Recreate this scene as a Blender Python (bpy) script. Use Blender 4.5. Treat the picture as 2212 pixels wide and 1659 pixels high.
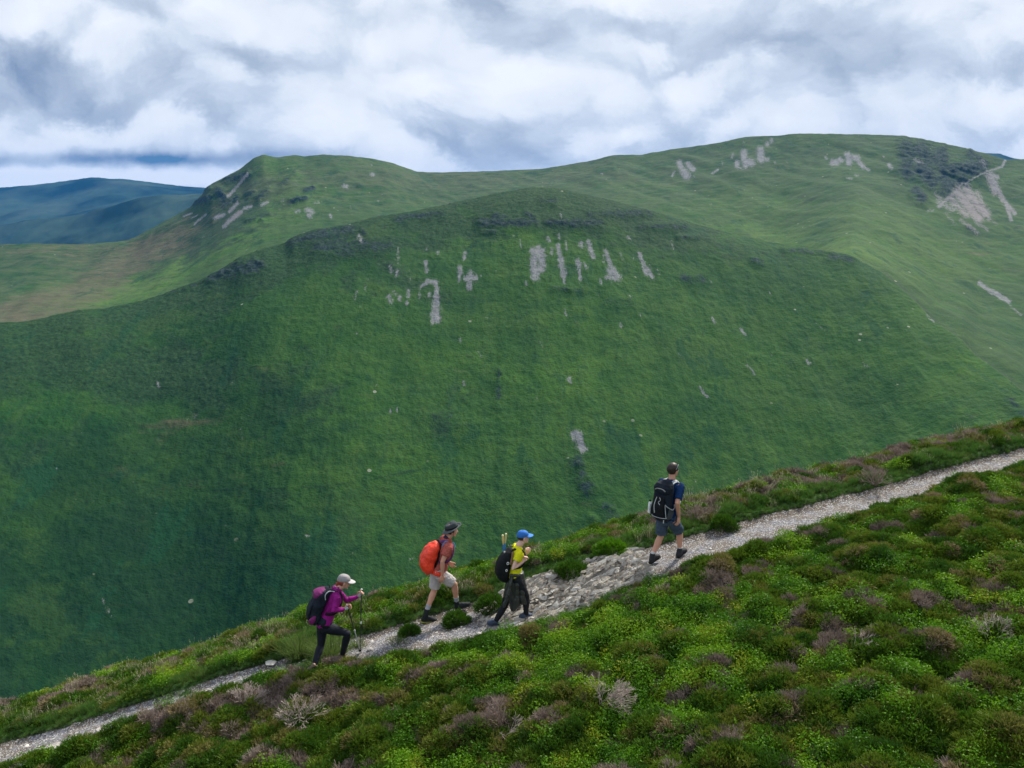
import bpy, math, random
import numpy as np
from mathutils import Vector, Matrix
random.seed(7)
RNG = np.random.default_rng(11)
S = bpy.context.scene
for _o in list(bpy.data.objects):
    bpy.data.objects.remove(_o)
COL = S.collection

# ------------------------------------------------------------------ camera
FPX = 1737.0                      # focal length for a 2212 px wide picture
PITCH = math.radians(12.3)
cam_data = bpy.data.cameras.new('camera')
cam_data.sensor_width = 36.0
cam_data.lens = 36.0 * FPX / 2212.0
cam_data.clip_start = 0.1
cam_data.clip_end = 60000
cam = bpy.data.objects.new('camera', cam_data)
COL.objects.link(cam)
cam.location = (0, 0, 0)
cam.rotation_euler = (math.pi/2 - PITCH, 0, 0)
S.camera = cam
S.view_settings.view_transform = 'Standard'
S.view_settings.look = 'None'
S.view_settings.exposure = 0.80
S.view_settings.gamma = 1.0
S.view_settings.use_curve_mapping = False
S.render.resolution_x = 1024
S.render.resolution_y = 768
SP, CP = math.sin(PITCH), math.cos(PITCH)

def unD(px, py, D):
    """point at camera depth D (metres)"""
    t = (py-829.5)/FPX
    return np.array([(px-1106.0)/FPX*D, D*(CP-t*SP), D*(-SP-t*CP)])
def unY(px, py, Y):
    """point at horizontal distance Y"""
    t = (py-829.5)/FPX
    return unD(px, py, Y/(CP-t*SP))
def toPix(x, y, z):
    D = y*CP - z*SP
    t = (-y*SP - z*CP)
    D = np.maximum(D, 1e-3)
    return 1106.0+FPX*x/D, 829.5+FPX*t/D

# ------------------------------------------------------------------ node helper
class NT:
    def __init__(s, tree): s.t = tree; s.n = tree.nodes; s.l = tree.links
    def new(s, typ, **kw):
        nd = s.n.new(typ)
        for k, v in kw.items(): setattr(nd, k, v)
        return nd
    def put(s, sock, v):
        if v is None: return
        if isinstance(v, bpy.types.NodeSocket): s.l.new(v, sock)
        elif isinstance(v, (tuple, list)):
            sock.default_value = tuple(v)+(1.0,) if (len(v) == 3 and sock.type == 'RGBA') else tuple(v)
        else:
            if sock.type == 'RGBA': sock.default_value = (v, v, v, 1)
            elif sock.type == 'VECTOR': sock.default_value = (v, v, v)
            else: sock.default_value = v
    def math(s, op, a, b=None, c=None, clamp=False):
        nd = s.new('ShaderNodeMath', operation=op); nd.use_clamp = clamp
        s.put(nd.inputs[0], a); s.put(nd.inputs[1], b); s.put(nd.inputs[2], c)
        return nd.outputs[0]
    def noise(s, vec, scale, detail=4, rough=.55, dist=0.0, lac=2.0, col=False):
        nd = s.new('ShaderNodeTexNoise'); s.put(nd.inputs['Vector'], vec)
        s.put(nd.inputs['Scale'], scale); s.put(nd.inputs['Detail'], detail)
        s.put(nd.inputs['Roughness'], rough); s.put(nd.inputs['Distortion'], dist); s.put(nd.inputs['Lacunarity'], lac)
        return nd.outputs['Color' if col else 'Fac']
    def voronoi(s, vec, scale, feature='F1', out='Distance'):
        nd = s.new('ShaderNodeTexVoronoi', feature=feature); s.put(nd.inputs['Vector'], vec); s.put(nd.inputs['Scale'], scale)
        return nd.outputs[out]
    def mapping(s, vec, scale=(1, 1, 1), rot=(0, 0, 0), loc=(0, 0, 0)):
        nd = s.new('ShaderNodeMapping'); s.put(nd.inputs['Vector'], vec)
        nd.inputs['Scale'].default_value = scale; nd.inputs['Rotation'].default_value = rot; nd.inputs['Location'].default_value = loc
        return nd.outputs[0]
    def step(s, v, a, b, lo=0.0, hi=1.0):
        nd = s.new('ShaderNodeMapRange'); nd.interpolation_type = 'SMOOTHSTEP'
        s.put(nd.inputs['Value'], v); s.put(nd.inputs['From Min'], a); s.put(nd.inputs['From Max'], b)
        s.put(nd.inputs['To Min'], lo); s.put(nd.inputs['To Max'], hi)
        return nd.outputs[0]
    def mix(s, f, a, b, mode='MIX'):
        nd = s.new('ShaderNodeMix', data_type='RGBA', blend_type=mode)
        s.put(nd.inputs[0], f); s.put(nd.inputs[6], a); s.put(nd.inputs[7], b)
        return nd.outputs[2]
    def ramp(s, f, stops):
        nd = s.new('ShaderNodeValToRGB'); s.put(nd.inputs[0], f)
        e = nd.color_ramp.elements
        while len(e) < len(stops): e.new(0.5)
        for el, (p, c) in zip(e, stops):
            el.position = p; el.color = tuple(c)+(1.0,)
        return nd.outputs[0]
    def attr(s, name, typ='GEOMETRY', out='Fac'):
        nd = s.new('ShaderNodeAttribute', attribute_name=name, attribute_type=typ); return nd.outputs[out]
    def coord(s, out='Object'): return s.new('ShaderNodeTexCoord').outputs[out]
    def bump(s, h, strength, dist=1.0, normal=None):
        nd = s.new('ShaderNodeBump'); s.put(nd.inputs['Height'], h); s.put(nd.inputs['Strength'], strength); s.put(nd.inputs['Distance'], dist)
        if normal is not None: s.put(nd.inputs['Normal'], normal)
        return nd.outputs[0]

# ------------------------------------------------------------------ world: overcast sky with broken cloud
SUN_EL, SUN_ROT = math.radians(40), math.radians(32)
world = bpy.data.worlds.new('World'); S.world = world; world.use_nodes = True
w = NT(world.node_tree); w.n.clear()
sky = w.new('ShaderNodeTexSky', sky_type='NISHITA'); sky.sun_disc = False
sky.sun_elevation = SUN_EL; sky.sun_rotation = SUN_ROT; sky.altitude = 500
skyc = w.mix(1.0, sky.outputs[0], (0.10, 0.10, 0.10), 'MULTIPLY')
gen = w.coord('Generated')
sx = w.new('ShaderNodeSeparateXYZ'); w.put(sx.inputs[0], gen)
yy = w.math('MAXIMUM', w.math('ABSOLUTE', sx.outputs[1]), 0.12)
U = w.math('DIVIDE', sx.outputs[0], yy)
V = w.math('DIVIDE', sx.outputs[2], yy)
cb = w.new('ShaderNodeCombineXYZ'); w.put(cb.inputs[0], U); w.put(cb.inputs[1], V)
def addv(v, col, amt):
    nd = w.new('ShaderNodeVectorMath', operation='MULTIPLY_ADD'); sub = w.new('ShaderNodeVectorMath', operation='SUBTRACT')
    w.put(sub.inputs[0], col); sub.inputs[1].default_value = (.5, .5, .5)
    w.put(nd.inputs[0], sub.outputs[0]); nd.inputs[1].default_value = amt; w.put(nd.inputs[2], v); return nd.outputs[0]
uv = w.mapping(cb.outputs[0], scale=(1.0, 1.4, 1), loc=(1.7, 0.4, 0))
v1 = addv(uv, w.noise(uv, 2.6, 2, .5, col=True), (.20, .16, 0))
v2 = addv(v1, w.noise(v1, 15, 6, .68, col=True), (.085, .075, 0))
big = w.noise(v1, 3.2, 2, .5)
fb = w.noise(v2, 7.5, 10, .64)
# billows: heaped round puffs, two sizes, lit from above
def puffs(v, sc):
    sm = w.new('ShaderNodeTexVoronoi', feature='SMOOTH_F1'); w.put(sm.inputs['Vector'], v); sm.inputs['Scale'].default_value = sc; sm.inputs['Smoothness'].default_value = .35
    return sm.outputs['Distance']
vlow = w.mapping(v2, loc=(0, .022, 0))
pa, pb = puffs(v2, 9.0), puffs(v2, 22.0)
pl = puffs(vlow, 9.0)
puff = w.math('ADD', w.math('MULTIPLY', pa, .62), w.math('MULTIPLY', pb, .50))
edge = w.math('SUBTRACT', pl, pa)            # brighter on the upper side of each heap
sv = w.new('ShaderNodeSeparateXYZ'); w.put(sv.inputs[0], v2)
vs = addv(uv, w.noise(uv, 16, 5, .6, col=True), (.05, .028, 0)); sv2 = w.new('ShaderNodeSeparateXYZ'); w.put(sv2.inputs[0], vs)
def gauss(px, py, rx, ry, amp):
    a = unY(px, py, 1.0); q = sv if ry > 17 else sv2
    gx = w.math('MULTIPLY', w.math('SUBTRACT', q.outputs[0], float(a[0])+1.7), FPX/rx)
    gy = w.math('MULTIPLY', w.math('SUBTRACT', q.outputs[1], float(a[2])*1.4+.4), FPX/ry/1.4)
    r2 = w.math('ADD', w.math('MULTIPLY', gx, gx), w.math('MULTIPLY', gy, gy))
    e = w.math('EXPONENT', w.math('MULTIPLY', r2, -0.5))
    return w.math('MULTIPLY', e, amp)
G = [(0, 165, 330, 42, -.28), (-20, 90, 80, 30, -.08), (420, 190, 150, 55, -.08), (150, 235, 260, 22, -.10),
     (130, 345, 300, 12, -.46), (430, 340, 120, 12, -.42), (150, 385, 330, 12, .62), (60, 318, 230, 18, .04),
     (700, 120, 170, 80, .10), (420, 60, 260, 50, .05), (1130, 140, 90, 35, .10), (740, 300, 48, 24, .20), (250, 300, 150, 18, .08),
     (930, 245, 140, 14, .06), (880, 60, 120, 40, .10), (1200, 20, 300, 25, -.06),
     (950, 310, 130, 22, -.05), (1450, 235, 150, 36, -.10), (1750, 170, 80, 60, -.16), (1560, 130, 120, 50, -.06),
     (2060, 265, 120, 34, -.13), (1270, 335, 70, 14, .10), (1920, 330, 120, 12, .06), (2180, 310, 60, 16, .10), (1650, 270, 110, 16, .06),
     (2050, 50, 160, 45, .06), (1400, 110, 70, 40, .05), (2000, 190, 110, 30, -.04)]
acc = w.math('ADD', w.math('MULTIPLY_ADD', fb, .68, .37), w.math('MULTIPLY_ADD', big, .25, -.125))
acc = w.math('ADD', acc, w.math('MULTIPLY_ADD', puff, -.42, .19)); acc = w.math('ADD', acc, w.math('MULTIPLY', edge, 1.1))
for g in G: acc = w.math('ADD', acc, gauss(*g))
cloud = w.ramp(acc, [(0.0, (.065, .13, .22)), (.18, (.165, .215, .30)), (.34, (.245, .295, .375)), (.47, (.31, .36, .435)), (.58, (.365, .415, .49)), (.67, (.43, .475, .54)), (.76, (.48, .515, .57)), (1.0, (.55, .575, .61))])
gap = w.step(w.noise(v1, 2.0, 3, .5), .72, .88, 0, .12)
final = w.mix(gap, cloud, skyc)
# below the horizon: dull land colour so that light from below is dim and green
final = w.mix(w.step(sx.outputs[2], -.06, -.02), (.03, .06, .03), final)
bg = w.new('ShaderNodeBackground'); w.put(bg.inputs[0], final); bg.inputs[1].default_value = 1.0
wo = w.new('ShaderNodeOutputWorld'); w.l.new(bg.outputs[0], wo.inputs[0])
try: world.cycles.sampling_method = 'MANUAL'; world.cycles.sample_map_resolution = 1024
except Exception: pass

# ------------------------------------------------------------------ sun behind thin cloud
sd = bpy.data.lights.new('sun', 'SUN'); sd.energy = 3.6; sd.angle = math.radians(7); sd.color = (1.0, .94, .82)
sun = bpy.data.objects.new('sun', sd); COL.objects.link(sun)
_sdir = Vector((math.sin(SUN_ROT)*math.cos(SUN_EL), math.cos(SUN_ROT)*math.cos(SUN_EL), math.sin(SUN_EL)))
sun.rotation_euler = _sdir.to_track_quat('Z', 'Y').to_euler()
sun.location = (0, 0, 50)

# ------------------------------------------------------------------ object helpers
def tag(o, label=None, cat=None, group=None, kind=None):
    if label: o['label'] = label
    if cat: o['category'] = cat
    if group: o['group'] = group
    if kind: o['kind'] = kind
    return o
def empty(name, loc, label, cat, group=None):
    o = bpy.data.objects.new(name, None); COL.objects.link(o); o.location = tuple(map(float, loc)); o.empty_display_size = .1
    return tag(o, label, cat, group)
def rootloc(o):
    l = Vector((0, 0, 0))
    while o is not None: l += o.location; o = o.parent
    return np.array(l)
def mkobj(name, verts, faces, mat, parent=None, loc=None, smooth=True, link=True):
    """verts are world coordinates; the object's origin is set at loc (or at the parent's origin)"""
    v = np.asarray(verts, dtype=float).reshape(-1, 3)
    base = rootloc(parent) if parent is not None else (np.zeros(3) if loc is None else np.asarray(loc, float))
    me = bpy.data.meshes.new(name)
    me.from_pydata((v-base).tolist(), [], [tuple(f) for f in faces])
    me.update()
    if smooth: me.polygons.foreach_set('use_smooth', [True]*len(me.polygons))
    if mat is not None:
        for m in (mat if isinstance(mat, (list, tuple)) else [mat]): me.materials.append(m)
    o = bpy.data.objects.new(name, me)
    if link: COL.objects.link(o)
    if parent is not None: o.parent = parent
    elif loc is not None: o.location = tuple(map(float, loc))
    return o
def gridmesh(name, X, Y, Z, mat, attrs={}):
    ny, nx = X.shape
    me = bpy.data.meshes.new(name)
    n = nx*ny
    co = np.stack([X, Y, Z], -1).reshape(-1, 3).astype(np.float32)
    idx = np.arange(n).reshape(ny, nx)
    q = np.stack([idx[:-1, :-1], idx[:-1, 1:], idx[1:, 1:], idx[1:, :-1]], -1).reshape(-1, 4)
    me.vertices.add(n); me.vertices.foreach_set('co', co.ravel())
    me.loops.add(q.size); me.loops.foreach_set('vertex_index', q.ravel().astype(np.int32))
    me.polygons.add(len(q)); me.polygons.foreach_set('loop_start', (np.arange(len(q))*4).astype(np.int32))
    me.polygons.foreach_set('use_smooth', np.ones(len(q), bool))
    me.update(calc_edges=True); me.validate()
    for k, a in attrs.items():
        at = me.attributes.new(k, 'FLOAT', 'POINT'); at.data.foreach_set('value', np.asarray(a, np.float32).ravel())
    me.materials.append(mat)
    o = bpy.data.objects.new(name, me); COL.objects.link(o)
    return o

# ------------------------------------------------------------------ numpy noise
_P = np.random.default_rng(5).permutation(4096)
_GR = np.random.default_rng(6).uniform(0, 2*math.pi, 4096)
_GX, _GY = np.cos(_GR), np.sin(_GR)
def _h(ix, iy, seed=0): return _P[(ix + _P[(iy + seed*131) & 4095]) & 4095]
def perlin(x, y, seed=0):
    ix = np.floor(x).astype(np.int64); iy = np.floor(y).astype(np.int64)
    fx = x-ix; fy = y-iy
    u = fx*fx*fx*(fx*(fx*6-15)+10); v = fy*fy*fy*(fy*(fy*6-15)+10)
    def g(a, b):
        h = _h(ix+a, iy+b, seed); return _GX[h]*(fx-a)+_GY[h]*(fy-b)
    n0 = g(0, 0)*(1-u)+g(1, 0)*u; n1 = g(0, 1)*(1-u)+g(1, 1)*u
    return (n0*(1-v)+n1*v)*1.4
def fbm(x, y, oct=4, seed=0, gain=.5, ridged=False):
    s = 0; a = 1.0; t = 0
    for i in range(oct):
        n = perlin(x*2**i+i*17.3, y*2**i-i*9.1, seed+i)
        if ridged: n = 1-2*np.abs(n)
        s = s+a*n; t += a; a *= gain
    return s/t
def worley(x, y, seed=0):
    ix = np.floor(x).astype(np.int64); iy = np.floor(y).astype(np.int64)
    best = np.full(np.shape(x), 9.0); bid = np.zeros(np.shape(x), np.int64)
    for a in (-1, 0, 1):
        for b in (-1, 0, 1):
            h = _h(ix+a, iy+b, seed); h2 = _h(ix+a+57, iy+b+91, seed)
            d = (ix+a+h/4096.0-x)**2+(iy+b+h2/4096.0-y)**2
            m = d < best; best = np.where(m, d, best); bid = np.where(m, h, bid)
    return np.sqrt(best), bid/4096.0
def sstep(a, b, x):
    t = np.clip((x-a)/(b-a), 0, 1); return t*t*(3-2*t)
def gsmooth(a, n):
    k = np.exp(-np.linspace(-2, 2, 2*n+1)**2); k /= k.sum()
    return np.convolve(np.pad(a, n, mode='edge'), k, 'valid')
# ================================================================== hills across the valley
def curve(pts):
    P = np.array([unY(*p) for p in pts]); az = P[:, 0]/P[:, 1]
    o = np.argsort(az); A = np.linspace(-.95, .95, 1200)
    y = gsmooth(np.interp(A, az[o], P[o, 1]), 45); 
    # keep the sight line, smooth only a little
    v = gsmooth(np.interp(A, az[o], P[o, 2]/P[o, 1]), 3)
    return A, y, v*y
MID = curve([(-420, 765, 560), (-200, 735, 600), (0, 697, 640), (62, 693, 650), (171, 669, 670), (222, 667, 680), (308, 649, 700), (362, 631, 715), (427, 608, 730),
    (486, 577, 745), (520, 553, 755), (561, 539, 765), (615, 526, 780), (633, 512, 785), (674, 497, 795), (756, 484, 815), (796, 471, 825), (899, 455, 850),
    (1001, 433, 875), (1080, 416, 890), (1138, 405, 900), (1190, 405, 900), (1241, 414, 898), (1326, 433, 890), (1387, 450, 885), (1480, 476, 880),
    (1547, 496, 878), (1618, 513, 874), (1704, 530, 868), (1779, 541, 860), (1838, 552, 850), (1909, 590, 810), (1965, 638, 765), (2021, 696, 715),
    (2077, 733, 680), (2106, 766, 655), (2162, 807, 620), (2240, 870, 575), (2500, 1060, 470), (2800, 1250, 400)])
BACK = curve([(-500, 560, 1450), (-200, 536, 1480), (0, 528, 1500), (68, 525, 1500), (137, 527, 1510), (205, 526, 1520), (274, 519, 1540), (291, 512, 1560), (342, 485, 1600), (386, 461, 1630),
    (417, 443, 1650), (432, 427, 1655), (448, 404, 1660), (458, 396, 1665), (496, 378, 1680), (523, 361, 1690), (547, 341, 1700), (568, 333, 1705), (598, 339, 1720), (636, 334, 1740),
    (660, 337, 1750), (694, 333, 1770), (756, 336, 1800), (796, 341, 1820), (847, 351, 1860), (899, 370, 1900), (933, 372, 1910), (1036, 370, 1930), (1172, 364, 1930),
    (1275, 347, 1900), (1326, 334, 1880), (1381, 334, 1870), (1450, 322, 1840), (1551, 308, 1800), (1611, 294, 1770), (1685, 292, 1740), (1723, 287, 1720),
    (1890, 290, 1660), (1946, 293, 1640), (2021, 306, 1600), (2077, 317, 1570), (2125, 330, 1540), (2174, 345, 1500), (2212, 343, 1520), (2400, 320, 1500), (2700, 300, 1500)])
def prof(c, az): return np.interp(az, c[0], c[1]), np.interp(az, c[0], c[2])

# ---- cover maps: where scree, crag and heather lie; capsules (x0,y0,x1,y1,width,strength) on the photo's 2212 grid
def C2(*L): return [(693.6+.342*a, 315+.342*b, 693.6+.342*c, 315+.342*d, .342*w_, s) for a, b, c, d, w_, s in L]
def C3(*L): return [(1387+.3728*a, 252+.3728*b, 1387+.3728*c, 252+.3728*d, .3728*w_, s) for a, b, c, d, w_, s in L]
def C1(*L): return [(.342*a, 252+.342*b, .342*c, 252+.342*d, .342*w_, s) for a, b, c, d, w_, s in L]
SCREE_MID = C2((1340, 665, 1390, 665, 28, 1), (1345, 700, 1345, 800, 24, 1), (1395, 700, 1392, 780, 24, 1), (1360, 790, 1350, 830, 26, 1), (1375, 640, 1375, 650, 18, .9),
    (1495, 625, 1510, 720, 15, .95), (1515, 720, 1532, 820, 20, .95), (1535, 830, 1540, 870, 11, .85),
    (1622, 725, 1630, 760, 18, .9), (1632, 790, 1637, 850, 12, .85), (1640, 610, 1645, 640, 16, .8), (1690, 605, 1698, 650, 17, .85), (1700, 650, 1718, 700, 17, .9), (1660, 740, 1680, 775, 10, .75),
    (1800, 665, 1835, 780, 15, .9), (1835, 790, 1865, 830, 30, 1), (1805, 828, 1870, 838, 15, .95), (2010, 680, 2038, 755, 13, .95), (2050, 780, 2062, 800, 24, 1), (2075, 805, 2097, 835, 14, .9),
    (640, 880, 680, 852, 15, .95), (680, 855, 735, 862, 15, .95), (727, 860, 732, 950, 15, .95), (727, 960, 727, 1020, 22, 1), (727, 1020, 723, 1105, 28, 1), (625, 890, 620, 970, 9, .7), (685, 930, 685, 950, 10, .8),
    (945, 815, 945, 830, 26, 1), (915, 835, 975, 835, 20, 1), (940, 860, 940, 900, 20, .9), (875, 770, 880, 800, 17, .95), (878, 800, 868, 860, 12, .85), (908, 675, 905, 715, 13, .85),
    (662, 735, 665, 790, 14, .85), (667, 645, 667, 660, 8, .7), (738, 665, 738, 685, 10, .75), (435, 770, 445, 800, 12, .7), (480, 790, 478, 825, 11, .75), (430, 950, 440, 980, 18, .8), (500, 955, 490, 970, 14, .75),
    (553, 915, 548, 950, 14, .75), (545, 980, 540, 1000, 10, .7), (460, 925, 470, 940, 12, .7), (483, 640, 487, 745, 10, .6), (560, 790, 560, 850, 7, .6), (225, 925, 215, 965, 11, .7), (282, 880, 278, 905, 9, .7), (242, 575, 248, 600, 16, .75),
    (300, 835, 296, 842, 6, .7), (240, 1015, 244, 1018, 6, .7), (1430, 585, 1440, 600, 14, .8), (1455, 650, 1458, 680, 12, .8), (1765, 840, 1768, 870, 10, .8), (1295, 855, 1297, 880, 8, .75), (1512, 430, 1520, 455, 8, .75),
    (1500, 560, 1510, 590, 10, .7), (1545, 600, 1550, 655, 8, .7), (1255, 590, 1262, 640, 7, .7), (1780, 690, 1785, 735, 6, .65), (1890, 680, 1905, 715, 7, .7), (1970, 690, 1975, 720, 6, .65), (1940, 575, 1945, 585, 12, .65),
    (1540, 1035, 1545, 1070, 8, .8), (1890, 1120, 1897, 1142, 10, .8), (1748, 945, 1752, 960, 7, .7), (1950, 950, 1956, 960, 8, .7), (2016, 1065, 2018, 1080, 6, .7), (880, 1220, 884, 1240, 7, .6), (990, 1295, 1020, 1345, 8, .55),
    (1560, 1468, 1575, 1470, 11, .8), (1040, 1080, 1046, 1085, 8, .55), (1380, 1245, 1395, 1270, 7, .55), (2130, 790, 2140, 815, 6, .6), (2212, 600, 2225, 650, 7, .6), (1010, 815, 1012, 825, 6, .7), (1105, 790, 1110, 800, 6, .6))
SCREE_MID += C3((408, 1165, 420, 1198, 8, .8), (570, 1230, 600, 1265, 8, .8), (610, 1440, 655, 1495, 8, .8), (955, 1415, 970, 1428, 10, .8), (1280, 1425, 1310, 1455, 7, .65), (1650, 1150, 1690, 1190, 7, .7),
    (1010, 1195, 1070, 1245, 6, .55), (740, 1015, 745, 1025, 7, .7), (210, 1370, 240, 1410, 6, .55), (740, 1365, 755, 1385, 6, .6), (395, 950, 402, 960, 6, .6), (700, 1280, 705, 1300, 5, .5), (2095, 1345, 2120, 1358, 9, .6), (88, 885, 96, 915, 7, .6))
SCREE_MID += [(1240, 935, 1250, 940, 9, 1), (1247, 945, 1258, 970, 9, 1), (1228, 820, 1234, 826, 4, .8), (410, 905, 425, 898, 6, .45), (340, 825, 342, 835, 3, .8), (1001, 826, 1003, 832, 3.5, .85), (857, 880, 858, 890, 2.5, .7),
    (843, 886, 844, 890, 2.5, .7), (806, 828, 812, 832, 4, .45), (520, 925, 524, 945, 2.5, .5), (1135, 935, 1138, 955, 2.5, .45), (1512, 835, 1520, 850, 3, .8), (1524, 854, 1528, 858, 3, .8), (660, 1157, 668, 1158, 2.6, .9),
    (885, 1208, 892, 1206, 2.4, .8), (770, 720, 773, 722, 2.4, .6), (500, 825, 502, 826, 1.8, .6), (120, 1010, 124, 1011, 1.8, .7), (486, 1134, 488, 1135, 1.8, .8), (220, 1290, 240, 1330, 5, .35), (1160, 860, 1162, 866, 2.5, .5)]
CRAG_MID = C2((1010, 490, 1350, 490, 30, .9), (1090, 445, 1150, 450, 25, .8), (1300, 440, 1340, 460, 20, .8), (1420, 480, 1600, 490, 24, .8), (1600, 490, 1760, 490, 30, .9), (1700, 440, 2080, 425, 24, .75), (1400, 350, 1480, 350, 25, .7),
    (470, 465, 760, 430, 24, .75), (0, 540, 190, 545, 26, .85), (0, 620, 430, 640, 45, .75), (440, 770, 480, 800, 25, .7), (260, 540, 280, 560, 20, .7), (2040, 510, 2212, 510, 14, .7), (1980, 320, 1850, 300, 15, .5), (1020, 545, 1110, 545, 14, .7))
CRAG_MID += C1((1340, 1010, 1640, 930, 45, .95), (1830, 790, 2212, 720, 40, .85), (2000, 820, 2212, 850, 45, .8), (1480, 960, 1560, 980, 30, .8), (1060, 1110, 1300, 1040, 16, .6))
CRAG_MID += C3((210, 700, 330, 700, 14, .6), (640, 835, 690, 850, 20, .8), (820, 775, 1200, 800, 18, .7), (1090, 810, 1210, 830, 25, .85), (240, 940, 350, 945, 30, .7), (1440, 840, 1520, 842, 12, .85), (0, 640, 250, 640, 18, .7))
CRAG_MID += C2((1470, 905, 1660, 915, 22, .55), (1820, 980, 1970, 990, 32, .5)) + [(1250, 1000, 1270, 1060, 17, .75), (1310, 1100, 1345, 1150, 15, .7), (1080, 800, 1075, 880, 7, .6), (940, 900, 1010, 930, 20, .45), (1280, 1120, 1285, 1125, 8, .6), (1140, 1010, 1160, 1050, 13, .4), (1060, 1085, 1065, 1090, 15, .35), (2180, 860, 2212, 900, 20, .5), (2080, 900, 2110, 925, 16, .4), (1930, 820, 1950, 835, 12, .4), (1390, 990, 1400, 1000, 6, .0)]
SCREE_BACK = C3((215, 265, 225, 290, 17, 1), (265, 275, 295, 305, 17, 1), (240, 320, 260, 345, 24, 1), (185, 320, 175, 345, 8, .8), (590, 205, 590, 245, 20, 1), (600, 260, 632, 268, 24, 1), (550, 265, 550, 285, 15, 1), (595, 280, 600, 290, 16, .9), (525, 215, 520, 240, 9, .7),
    (685, 195, 690, 245, 24, 1), (700, 250, 730, 248, 12, .9), (725, 155, 725, 162, 14, .8), (750, 130, 750, 145, 12, .8), (590, 145, 592, 155, 6, .6), (465, 262, 465, 275, 7, .6), (405, 330, 440, 308, 8, .8), (565, 295, 580, 303, 8, .7), (768, 262, 770, 266, 8, .6), (838, 263, 842, 266, 8, .6),
    (1105, 265, 1125, 265, 20, 1), (1145, 245, 1155, 255, 14, 1), (1190, 222, 1200, 265, 20, 1), (1215, 235, 1250, 240, 18, 1), (1250, 255, 1280, 290, 15, .95), (1285, 290, 1315, 310, 9, .9), (1062, 235, 1070, 242, 9, .8), (1190, 356, 1215, 358, 8, .8), (1235, 338, 1250, 342, 8, .7),
    (1430, 280, 1445, 300, 12, .9), (1398, 230, 1402, 232, 6, .7), (395, 505, 400, 507, 8, .5), (298, 342, 304, 345, 7, .7),
    (1830, 440, 1950, 590, 32, .95), (1880, 430, 1990, 560, 32, .95), (1790, 480, 1880, 570, 26, .8), (1940, 440, 2010, 590, 20, .75), (1720, 490, 1800, 540, 22, .7), (1700, 450, 1730, 480, 12, .7), (1820, 440, 1720, 520, 12, .9), (1760, 560, 1810, 620, 16, .5), (1850, 600, 1940, 680, 16, .7), (1940, 620, 2000, 655, 13, .7), (2020, 590, 2050, 620, 14, .5),
    (2020, 350, 2050, 430, 28, 1), (2000, 340, 2060, 350, 14, .9), (2060, 420, 2090, 480, 17, .95), (2090, 480, 2160, 560, 14, .9), (2110, 510, 2140, 600, 12, .9), (1970, 270, 1990, 300, 16, .7), (1580, 260, 1620, 275, 11, .8), (1545, 210, 1560, 215, 10, .5), (1655, 545, 1690, 545, 9, .6), (1810, 700, 1820, 720, 8, .5),
    (2105, 250, 2085, 290, 8, .95), (2085, 290, 2010, 318, 7, .9), (2010, 318, 1930, 360, 5, .85), (1930, 360, 1840, 410, 5, .85), (1840, 410, 1805, 465, 6, .85),
    (1955, 965, 2010, 1005, 13, .95), (2010, 1005, 2125, 1070, 15, .95), (2040, 1010, 2075, 1025, 9, .8), (2130, 1095, 2200, 1150, 7, .75))
SCREE_BACK += C1((1565, 370, 1480, 460, 9, .9), (1480, 460, 1440, 510, 11, .9), (1500, 550, 1450, 600, 12, .9), (1415, 620, 1355, 645, 13, .9), (1520, 602, 1460, 650, 16, 1), (1450, 655, 1415, 695, 13, .95), (1690, 540, 1650, 560, 11, .85), (1590, 565, 1545, 580, 12, .9), (1300, 618, 1260, 650, 8, .85), (1255, 650, 1230, 680, 8, .85),
    (1210, 610, 1160, 630, 8, .8), (1250, 620, 1210, 640, 6, .7), (1940, 590, 1970, 600, 18, .9), (1950, 620, 1960, 630, 15, .9), (1870, 600, 1890, 595, 12, .8), (2085, 620, 2092, 635, 10, .85), (2175, 435, 2190, 445, 14, .85), (1990, 545, 2010, 545, 14, .6), (1790, 520, 1780, 535, 10, .6), (1870, 400, 1865, 420, 6, .5), (1280, 760, 1290, 758, 8, .5), (1765, 585, 1772, 590, 9, .5), (2160, 438, 2165, 440, 8, .7))
SCREE_BACK += C2((320, 180, 328, 184, 13, .85), (150, 255, 165, 258, 13, .8), (318, 120, 320, 124, 6, .7), (62, 440, 64, 446, 10, .8), (360, 345, 362, 350, 8, .7), (186, 375, 187, 395, 4, .7), (1770, 175, 1776, 178, 7, .7), (1798, 210, 1802, 210, 5, .7))
CRAG_BACK = C3((1530, 180, 1540, 330, 55, .75), (1600, 200, 1700, 260, 60, .8), (1620, 300, 1680, 380, 55, .9), (1730, 220, 1760, 420, 45, .85), (1800, 320, 1960, 300, 55, .95), (1780, 400, 1860, 380, 40, .9), (1900, 220, 1990, 280, 26, .8), (1590, 440, 1620, 480, 36, .85), (1740, 450, 1770, 455, 25, .7), (1895, 650, 1920, 660, 25, .5),
    (2120, 380, 2212, 360, 16, .4))
CRAG_BACK += C1((1235, 550, 1320, 520, 22, .95), (1290, 470, 1320, 455, 15, .7), (1380, 480, 1410, 520, 28, .9), (1430, 400, 1560, 370, 22, .75), (1300, 480, 1290, 490, 10, .6), (1420, 560, 1500, 520, 22, .7), (1630, 520, 1690, 480, 22, .65), (1560, 500, 1600, 480, 18, .6), (1780, 430, 1860, 360, 16, .55), (1840, 535, 1930, 525, 16, .85), (1930, 470, 1980, 455, 14, .8),
    (1650, 660, 1660, 665, 14, .6), (1340, 660, 1400, 600, 14, .4), (1560, 660, 1700, 620, 14, .45))
CRAG_BACK += C2((240, 250, 260, 258, 14, .5), (340, 130, 420, 170, 28, .3))
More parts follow.
